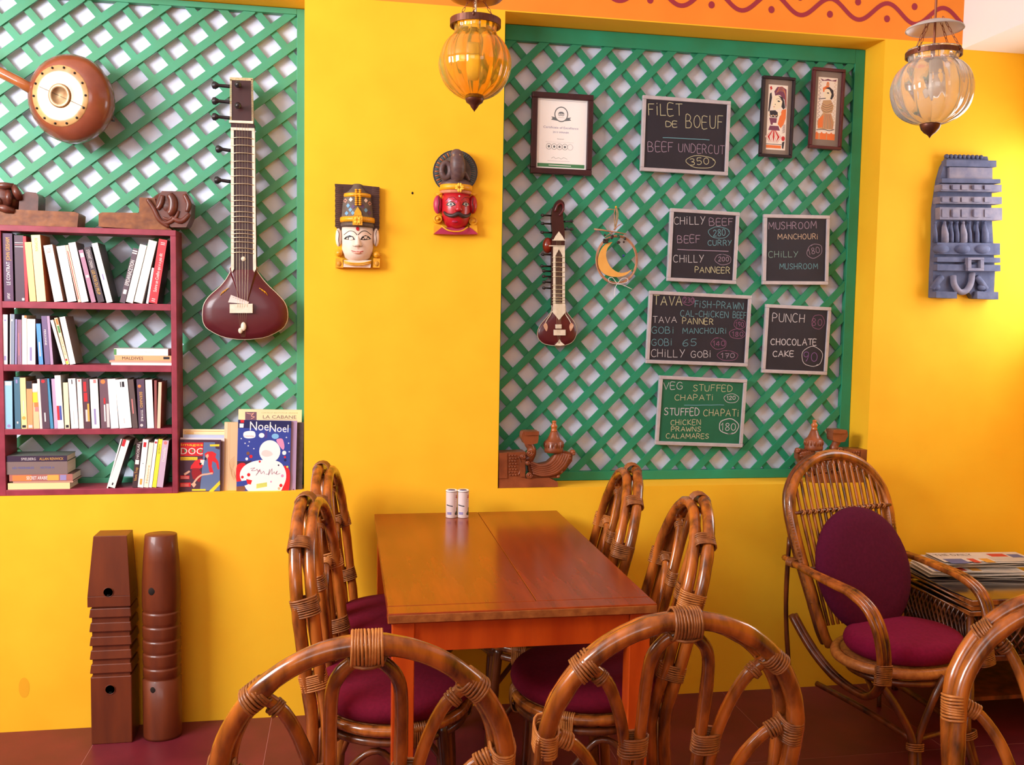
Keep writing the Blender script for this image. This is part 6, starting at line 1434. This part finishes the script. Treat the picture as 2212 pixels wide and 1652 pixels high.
q = MB(); q.tube(P, [.0188+.0016*(i % 2) for i in range(len(P))], 10); part('cane_winding', q, M_cane)
for i in range(15):
    x = -.196+.028*i; u = min(1, abs(x)/.238); zt_ = .785+.195*math.sqrt(1-u*u) if u < 1 else .8
    P, R = rattan([A(x*.82, .40, .004), A(x*.92, .60, .004), A(x, .80, .004), A(x, zt_-.004, .0)], .0062, 5, .25, rs); q = MB(); q.tube(P, R, 7); part('back_slat', q, M_ratt)
for dz in (0, .0):
    q = MB(); q.tube([A(x, .795-.0*x, .014) for x in (-.236, -.12, 0, .12, .236)], .0065, 7); q.tube([A(x, .782, -.008) for x in (-.236, -.12, 0, .12, .236)], .006, 7) if 0 else None; part('back_rail', q, M_ratt2); break
q = MB()
for i in range(15):
    x = -.196+.028*i; wrap(q, A(x, .795, .009), (1, 0, .5), (0, 1, 0), .015, .0085, 2, .006, .0025)
part('cane_binding', q, M_cane2)
q = MB(); q.tube([A(x, .60, .012) for x in (-.215, 0, .215)], .0065, 7); part('back_rail', q, M_ratt2)
# seat
def ering(z, a, b, r, nm, m, dy=0, n=44, coil=False):
    q = MB(); N_ = n*(5 if coil else 1)
    q.tube([(a*math.cos(t), b*math.sin(t)+dy, z) for t in [i/N_*6.2832 for i in range(N_)]], [r+(.0012*(i % 2) if coil else 0) for i in range(N_)], 9, True); part(nm, q, m)
ering(.335, .228, .190, .018, 'seat_rim', M_cane2, dy=-.025, coil=True); ering(.302, .205, .17, .011, 'seat_ring', M_ratt2)
q = MB(); q.lathe([(.215, .343), (.21, .351), (0, .352)], (0, -.025, 0), n=30, sy=.84); q.lathe([(0, .335), (.21, .335)], (0, -.025, 0), n=30, sy=.84); part('woven_seat', q, M_cane)
for sg in (-1, 1):
    for k in range(3):
        o = sg*(.018*(k-1)); x = sg*.262
        pts = [(sg*.235+o*.3, -.36, .620), (x+o*.5, -.22, .612), (x+o+sg*.005, -.06, .600), (x+o, .015, .590), (x+o-sg*.004, .085, .558), (x+o-sg*.010, .125, .50), (x+o-sg*.02, .140, .42), (x+o*.8-sg*.035, .130, .325)]
        P, R = rattan(pts, .0108, 5, .3, rs); q = MB(); q.tube(P, R, 8); part('arm_rod', q, M_ratt)
    q = MB(); wrap(q, (sg*.238, .138, .350), (sg*-.15, -.1, 1), (1, 0, 0), .031, .0165, 12, .0056); part('cane_binding', q, M_cane)
    for k in range(2):
        o = sg*.016*(k-.5)
        pts = [(sg*.230+o, .130, .325), (sg*.215+o, .080, .260), (sg*.21+o, .02, .235), (sg*.215+o, -.10, .255), (sg*.225+o, -.21, .32), (sg*.232+o, -.31, .415)]
        P, R = rattan(pts, .0120, 5, .3, rs); q = MB(); q.tube(P, R, 8); part('side_loop', q, M_ratt2)
    P, R = rattan([(sg*.236, -.34, .70), (sg*.236, -.345, .45), (sg*.225, -.33, .22), (sg*.205, -.30, 0)], .0085, 5, .3, rs); q = MB(); q.tube(P, R, 8); part('leg', q, M_ratt2)
    q = MB(); wrap(q, (sg*.245, -.30, .615), (0, 1, 0), (1, 0, 0), .026, .014, 6); part('cane_binding', q, M_cane)
    # crossed underframe: rods gathered into one front foot and spreading again
    cx = sg*.115
    for pts, r in (([(sg*.205, .10, .30), (sg*.165, .14, .22), (cx+sg*.012, .165, .13), (cx+sg*.02, .18, .055), (cx+sg*.03, .195, 0)], .0135), ([(sg*.02, .19, .335), (sg*.06, .185, .26), (cx-sg*.012, .172, .13), (cx, .185, .055), (cx+sg*.012, .2, 0)], .0115),
                   ([(sg*.15, -.26, .16), (sg*.13, -.05, .145), (cx, .155, .12)], .0105), ([(-sg*.10, .16, .12), (0, .165, .125), (cx, .165, .12)], .0085)):
        P, R = rattan(pts, r, 5, .25, rs); q = MB(); q.tube(P, R, 8); part('underframe_rod', q, M_ratt2)
    q = MB(); wrap(q, (cx+sg*.008, .176, .105), (sg*.15, .15, -1), (1, 0, 0), .030, .019, 4, .006); part('cane_binding', q, M_cane)
    P, R = rattan([(sg*.10, -.17, .33), (sg*.15, -.02, .27), (sg*.19, .05, .25)], .009, 4, .2, rs); q = MB(); q.tube(P, R, 8); part('underframe_rod', q, M_ratt2)
# its two cushions
q = MB(); q.lathe([(0, .354)]+[(.188+.030*math.sin(math.pi*i/12)**.6, .354+.070*i/12) for i in range(13)]+[(.16, .428), (.09, .431), (0, .432)], n=44, sy=.84)
o = q.build('seat_cushion', M_seat, None, loc=Vector(AL)+Vector((.002, .010, 0))); o.rotation_euler = (0, 0, RZ); tagit(o, 'magenta round cushion on the seat of the armchair', 'cushion')
th = math.atan2(.20, .62)
q = MB(); M = Matrix.Rotation(math.pi/2+th, 3, 'X')
q.lathe([(0, -.040), (.14, -.038), (.19, -.030), (.207, -.012), (.210, 0), (.207, .012), (.19, .030), (.14, .038), (0, .040)], (0, 0, 0), 44, 0, M, sx=1.03, sy=1.10)
cz = .592; cy = AY(cz)+.062
Rm = Matrix.Rotation(RZ, 3, 'Z'); o = q.build('back_cushion', M_plum, None, loc=Vector(AL)+Rm @ Vector((.0, cy, cz))); o.rotation_euler = (0, 0, RZ); tagit(o, 'plum oval cushion leaning on the back of the armchair', 'cushion')

# ---------------------------------------------------------------- woven side table with newspapers
SX_0, SX_1, SY0, SY1, SZ_ = 2.215, 2.80, -.53, -.06, .51
T = Thing('side_table', 'woven rattan side table with a dark glossy top, right of the armchair', 'table', ((SX_0+SX_1)/2, (SY0+SY1)/2, 0))
q = MB(); q.box((SX_0+.01, SY0+.01, SZ_-.012), (SX_1-.01, SY1-.01, SZ_)); T.part('glossy_top', q, mat('dark_glossy_top', (34, 28, 36), None, rough=.12, coat=1.0), bevel=.002)
for k, (o, z, r) in enumerate(((0, SZ_-.008, .010), (-.004, SZ_-.028, .009), (.004, SZ_-.046, .009))):
    q = MB(); q.tube([(SX_0-o, SY0-o, z), (SX_1+o, SY0-o, z), (SX_1+o, SY1+o, z), (SX_0-o, SY1+o, z)], r, 8, True); T.part('edge_cane', q, M_ratt)
q = MB(); q.box((SX_0+.02, SY0+.03, .30), (SX_1-.02, SY1-.02, SZ_-.055)); T.part('inner_box', q, M_dark)
n = 16
def weave(axis):
    for i in range(n+1):
        for dr in (0, 1):
            q = MB(); z0, z1 = .30, SZ_-.055
            if axis == 'x':
                a = SX_0+.015+(SX_1-SX_0-.03)*i/n; b = a+(.11 if dr else -.11); b = min(max(b, SX_0+.012), SX_1-.012)
                q.tube([(a, SY0+.022-.006*dr, z1), ((a+b)/2, SY0+.020-.006*(1-dr), (z0+z1)/2), (b, SY0+.022-.006*dr, z0)], .0055, 6, flat=.6)
            else:
                a = SY0+.02+(SY1-SY0-.04)*i/n; b = a+(.10 if dr else -.10); b = min(max(b, SY0+.012), SY1-.012)
                q.tube([(SX_0+.014-.006*dr, a, z1), (SX_0+.012-.006*(1-dr), (a+b)/2, (z0+z1)/2), (SX_0+.014-.006*dr, b, z0)], .0055, 6, flat=.6)
            T.part('woven_cane', q, M_ratt2)
weave('x'); weave('y')
q = MB(); q.tube([(SX_0, SY0+.01, .29), (SX_1, SY0+.01, .29), (SX_1, SY1, .29), (SX_0, SY1, .29)], .011, 8, True); T.part('edge_cane', q, M_ratt2)
for x in (SX_0+.012, SX_1-.012):
    for y in (SY0+.018, SY1-.012):
        q = MB(); q.tube([(x, y, SZ_-.05), (x, y, .25), (x, y, 0)], .0125, 9); T.part('leg', q, M_ratt2)
q = MB(); q.box((SX_0+.02, SY0+.02, .13), (SX_1-.02, SY1-.02, .145)); T.part('lower_shelf', q, M_ratt2)
M_news = mat('newsprint', (214, 206, 196), (198, 190, 186), (20, 20, 20), .8); n1, n2, n3, n4 = T_ink['black'], paint('news_red', (190, 60, 50)), paint('news_ochre', (206, 150, 60)), paint('news_blue', (90, 100, 150))
def paper(label, c, w, d, rz, z, sheets, seed):
    rs = random.Random(seed); T = Thing('newspaper', label, 'newspaper', (c[0], c[1], z), rz, 'newspapers on the side table')
    zz = .0006
    for k in range(sheets):
        q = MB(); n = 10; vs = []; th_ = .0035
        ox, oy = rs.uniform(-.012, .012), rs.uniform(-.012, .012); am = rs.uniform(.001, .004)
        for i in range(n+1):
            u = i/n; lift = am*(1+math.sin(u*6+k*2)); 
            for (yy, dz) in ((-d/2, 0), (d/2, 0), (-d/2, th_), (d/2, th_)): vs.append((-w/2+ox+w*u, yy+oy, zz+dz+lift+(.004*k)*(1-u)*0))
        fs = []
        for i in range(n):
            b = i*4; fs += [(b, b+4, b+5, b+1), (b+2, b+3, b+7, b+6), (b, b+2, b+6, b+4), (b+1, b+5, b+7, b+3)]
        fs += [(0, 1, 3, 2), (n*4, n*4+2, n*4+3, n*4+1)]
        q.add(vs, fs, 0, False); T.part('folded_sheet', q, M_news, world=False); zz += th_+2*am+.0004
    top = zz+.0004
    p = Panel((-w/2, d/2, top), (1, 0, 0), (0, -1, 0), (0, 0, 1)); p.rect(.004, .004, w-.004, d-.004, 4, h=.0001)
    p.type('THE DAILY', .02, .055, .16, .028, 0); p.rect(.02, .10, .10, .17, 3); p.rect(.12, .10, .15, .16, 1); p.rect(.17, .10, .21, .16, 2); p.rect(w*.62, .03, w*.8, d*.5, 1); p.rect(w*.82, .04, w*.95, d*.6, 3)
    for i in range(8): p.line([(.02, .19+.012*i), (w*.5, .19+.012*i)], .002, 0)
    for i in range(5): p.line([(w*.55, d*.62+.014*i), (w*.95, d*.62+.014*i)], .002, 0)
    p.mb.build('newsprint_face', [n1, n2, n3, n4, M_news], T.o)
    return top
z1 = paper('folded newspaper lying at the bottom of the pile on the dark table', (2.45, -.185), .38, .18, D_(-8), SZ_+.0005, 3, 1)
paper('folded newspaper with red and ochre headlines on top of the pile', (2.52, -.165), .40, .15, D_(-4), SZ_+z1+.004, 3, 2)

# ---------------------------------------------------------------- glossy table corner at the lower right
T = Thing('pale_table', 'pale glossy table top just entering the lower right corner', 'table', (1.45, -2.6, 0))
q = MB(); q.box((1.035, -3.05, .735), (1.85, -2.122, .760)); T.part('table_top', q, mat('pale_table_top', (150, 130, 140), (130, 112, 122), (6, 6, 6), .2, coat=.5), bevel=.006)
q = MB(); q.lathe([(.22, 0), (.22, .02), (.05, .04), (.035, .08), (.035, .70), (.09, .735)], (1.45, -2.68, 0), 24); T.part('pedestal', q, M_tableleg)

# ---------------------------------------------------------------- the two hanging lanterns
def lantern(name, label, px, Y, glass, S_, prof, rib, rimpx, dish, chains, metal, cordm, finial):
    """profile given in photo pixels measured from the top of the frame on the lantern's axis"""
    k = (W(px[0]+50, px[1], Y)-W(px[0]-50, px[1], Y)).length/100
    base = W(px[0], px[1], Y)
    zz = lambda y: base.z-(y-px[1])*k*1.0
    c = Vector((base.x, Y, 0))
    T = Thing(name, label, 'lamp', (base.x, Y, zz(finial[-1][1])), group='hanging glass lanterns')
    # glass shell: the outer skin is ribbed, the inner one smooth, so the wall really varies in thickness
    q = MB(); n_ = 128; outer = [(r*k, zz(y)) for r, y in [(p_.x, p_.y) for p_ in smooth_path([(a_, b_, 0) for a_, b_ in prof], 3)]]; m_ = len(outer)
    vs = []; 
    for (r, z) in outer: vs += [(c.x+r*rib(6.2832*j/n_, z)*math.cos(6.2832*j/n_), c.y+r*rib(6.2832*j/n_, z)*math.sin(6.2832*j/n_), z) for j in range(n_)]
    for (r, z) in outer[::-1]: vs += [(c.x+(r*.945-.0008)*math.cos(6.2832*j/n_), c.y+(r*.945-.0008)*math.sin(6.2832*j/n_), z+.0006) for j in range(n_)]
    K = 2*m_; q.add(vs, [(i*n_+j, i*n_+(j+1) % n_, ((i+1) % K)*n_+(j+1) % n_, ((i+1) % K)*n_+j) for i in range(K) for j in range(n_)], 0, True)
    T.part('glass_globe', q, glass)
    q = MB(); q.lathe([(r*k, zz(y)) for r, y in finial], c, 24); T.part('finial', q, metal)
    r0, y0, y1 = rimpx
    q = MB(); q.lathe([((r0-2)*k, zz(y0)), (r0*k, zz(y0)), (r0*k, zz(y1)), ((r0-2.5)*k, zz(y1)), ((r0-2.5)*k, zz(y0)+.001)], c, 48); q.f = [f for f in q.f if len(f) == 4]; q.m = [0]*len(q.f); q.s = [False]*len(q.f); T.part('rim_band', q, metal, solid=.001)
    q = MB(); q.lathe([(r*k, zz(y)) for r, y in dish[0]], c, 48); q.f = [f for f in q.f if len(f) == 4]; q.m = [0]*len(q.f); q.s = [True]*len(q.f); T.part('smoke_dish', q, dish[1], solid=.002)
    for ph in chains:
        a = Vector((c.x+r0*k*math.cos(ph), Y+r0*k*math.sin(ph), zz(y0+2))); b = Vector((c.x+r0*.30*k*math.cos(ph), Y+r0*.30*k*math.sin(ph), zz(dish[0][0][1])+.002)); n_ = 6
        q = MB(); q.ball(a, (.004, .004, .007), 8); T.part('chain_hook', q, metal)
        for i in range(n_):
            p0 = a+(b-a)*(i/n_); p1 = a+(b-a)*((i+1.15)/n_); m = (p0+p1)/2; d = (p1-p0)/2; u = d.cross(Vector((0, 1, 0))).normalized() if i % 2 else d.cross(d.cross(Vector((0, 1, 0)))).normalized()
            q = MB(); q.tube([m+d*math.cos(t)+u*.0028*math.sin(t) for t in [j/10*6.2832 for j in range(10)]], .0009, 5, True); T.part('chain_link', q, M_chain)
    q = MB(); q.tube([(c.x+.002, Y, zz(prof[3][1]+6)), (c.x, Y, zz(y0-8)), (c.x, Y, zz(-20)), (c.x, Y, ZC)], .0032, 8); T.part('cord', q, cordm)
    q = MB(); q.lathe([(.012, zz(S_[0])), (.014, zz(S_[0]+6)), (.013, zz(S_[0]+22)), (.015, zz(S_[0]+24))], c, 20); T.part('lamp_holder', q, mat('lamp_holder', (206, 190, 160), None, rough=.4))
    q = MB(); q.lathe([(.013, zz(S_[0]+24)), (.0145, zz(S_[0]+30)), (.020, zz(S_[0]+44)), (.0225, zz(S_[0]+56)), (.018, zz(S_[0]+68)), (.008, zz(S_[0]+74)), (0, zz(S_[0]+75))], c, 24); T.part('bulb', q, M_bulb)
    q = MB(); q.lathe([(.05, ZC-.02), (.05, ZC-.001)], c, 24); T.part('ceiling_rose', q, M_white)
rib1 = lambda a, z: 1-.045*(1-abs(math.sin(a*8)))**1.6
def rib2(a, z): return 1-.045*(1-abs(math.sin(a*8+(z-1.9)*9)))**1.6
lantern('glass_lantern', 'amber ribbed glass lantern hanging left of the right lattice', (1026, 136), -.92, M_glass_amber, (96,),
        [(47, 50), (46, 60), (45, 72), (50, 81), (63, 94), (73, 112), (78, 132), (77.5, 148), (72, 168), (62, 186), (48, 199), (32, 208), (17, 213)], rib1, (54, 47, 60), ([(4, 2), (20, 3), (44, 4), (54, 1), (58, -3)], mat('bronze_dish', (196, 120, 70), (160, 92, 54), (20, 20, 20), .35, metal=.5)), (.3, 2.4, 4.5), M_bronze, M_cord, [(19, 203), (20.5, 207), (20, 213), (17.5, 219), (10, 224), (8.5, 227), (6, 231), (2.5, 235), (0, 239)])
lantern('glass_lantern', 'clear ribbed glass lantern hanging in the upper right corner', (2013, 195), -1.2, M_glass_clear, (140,),
        [(50, 118), (48, 127), (46, 134), (46, 141), (56, 148), (68, 162), (75.5, 182), (77, 198), (74, 216), (66, 234), (52, 248), (34, 257), (19, 261)], rib2, (52, 122, 131), ([(5, 60), (18, 62), (36, 68), (52, 76), (54, 79)], M_glass_frost), (.3, 1.9, 3.6, 5.2), M_bronze, M_chain, [(19, 259), (19.5, 263), (17, 270), (11, 277), (5, 281), (2.5, 284), (0, 288)])
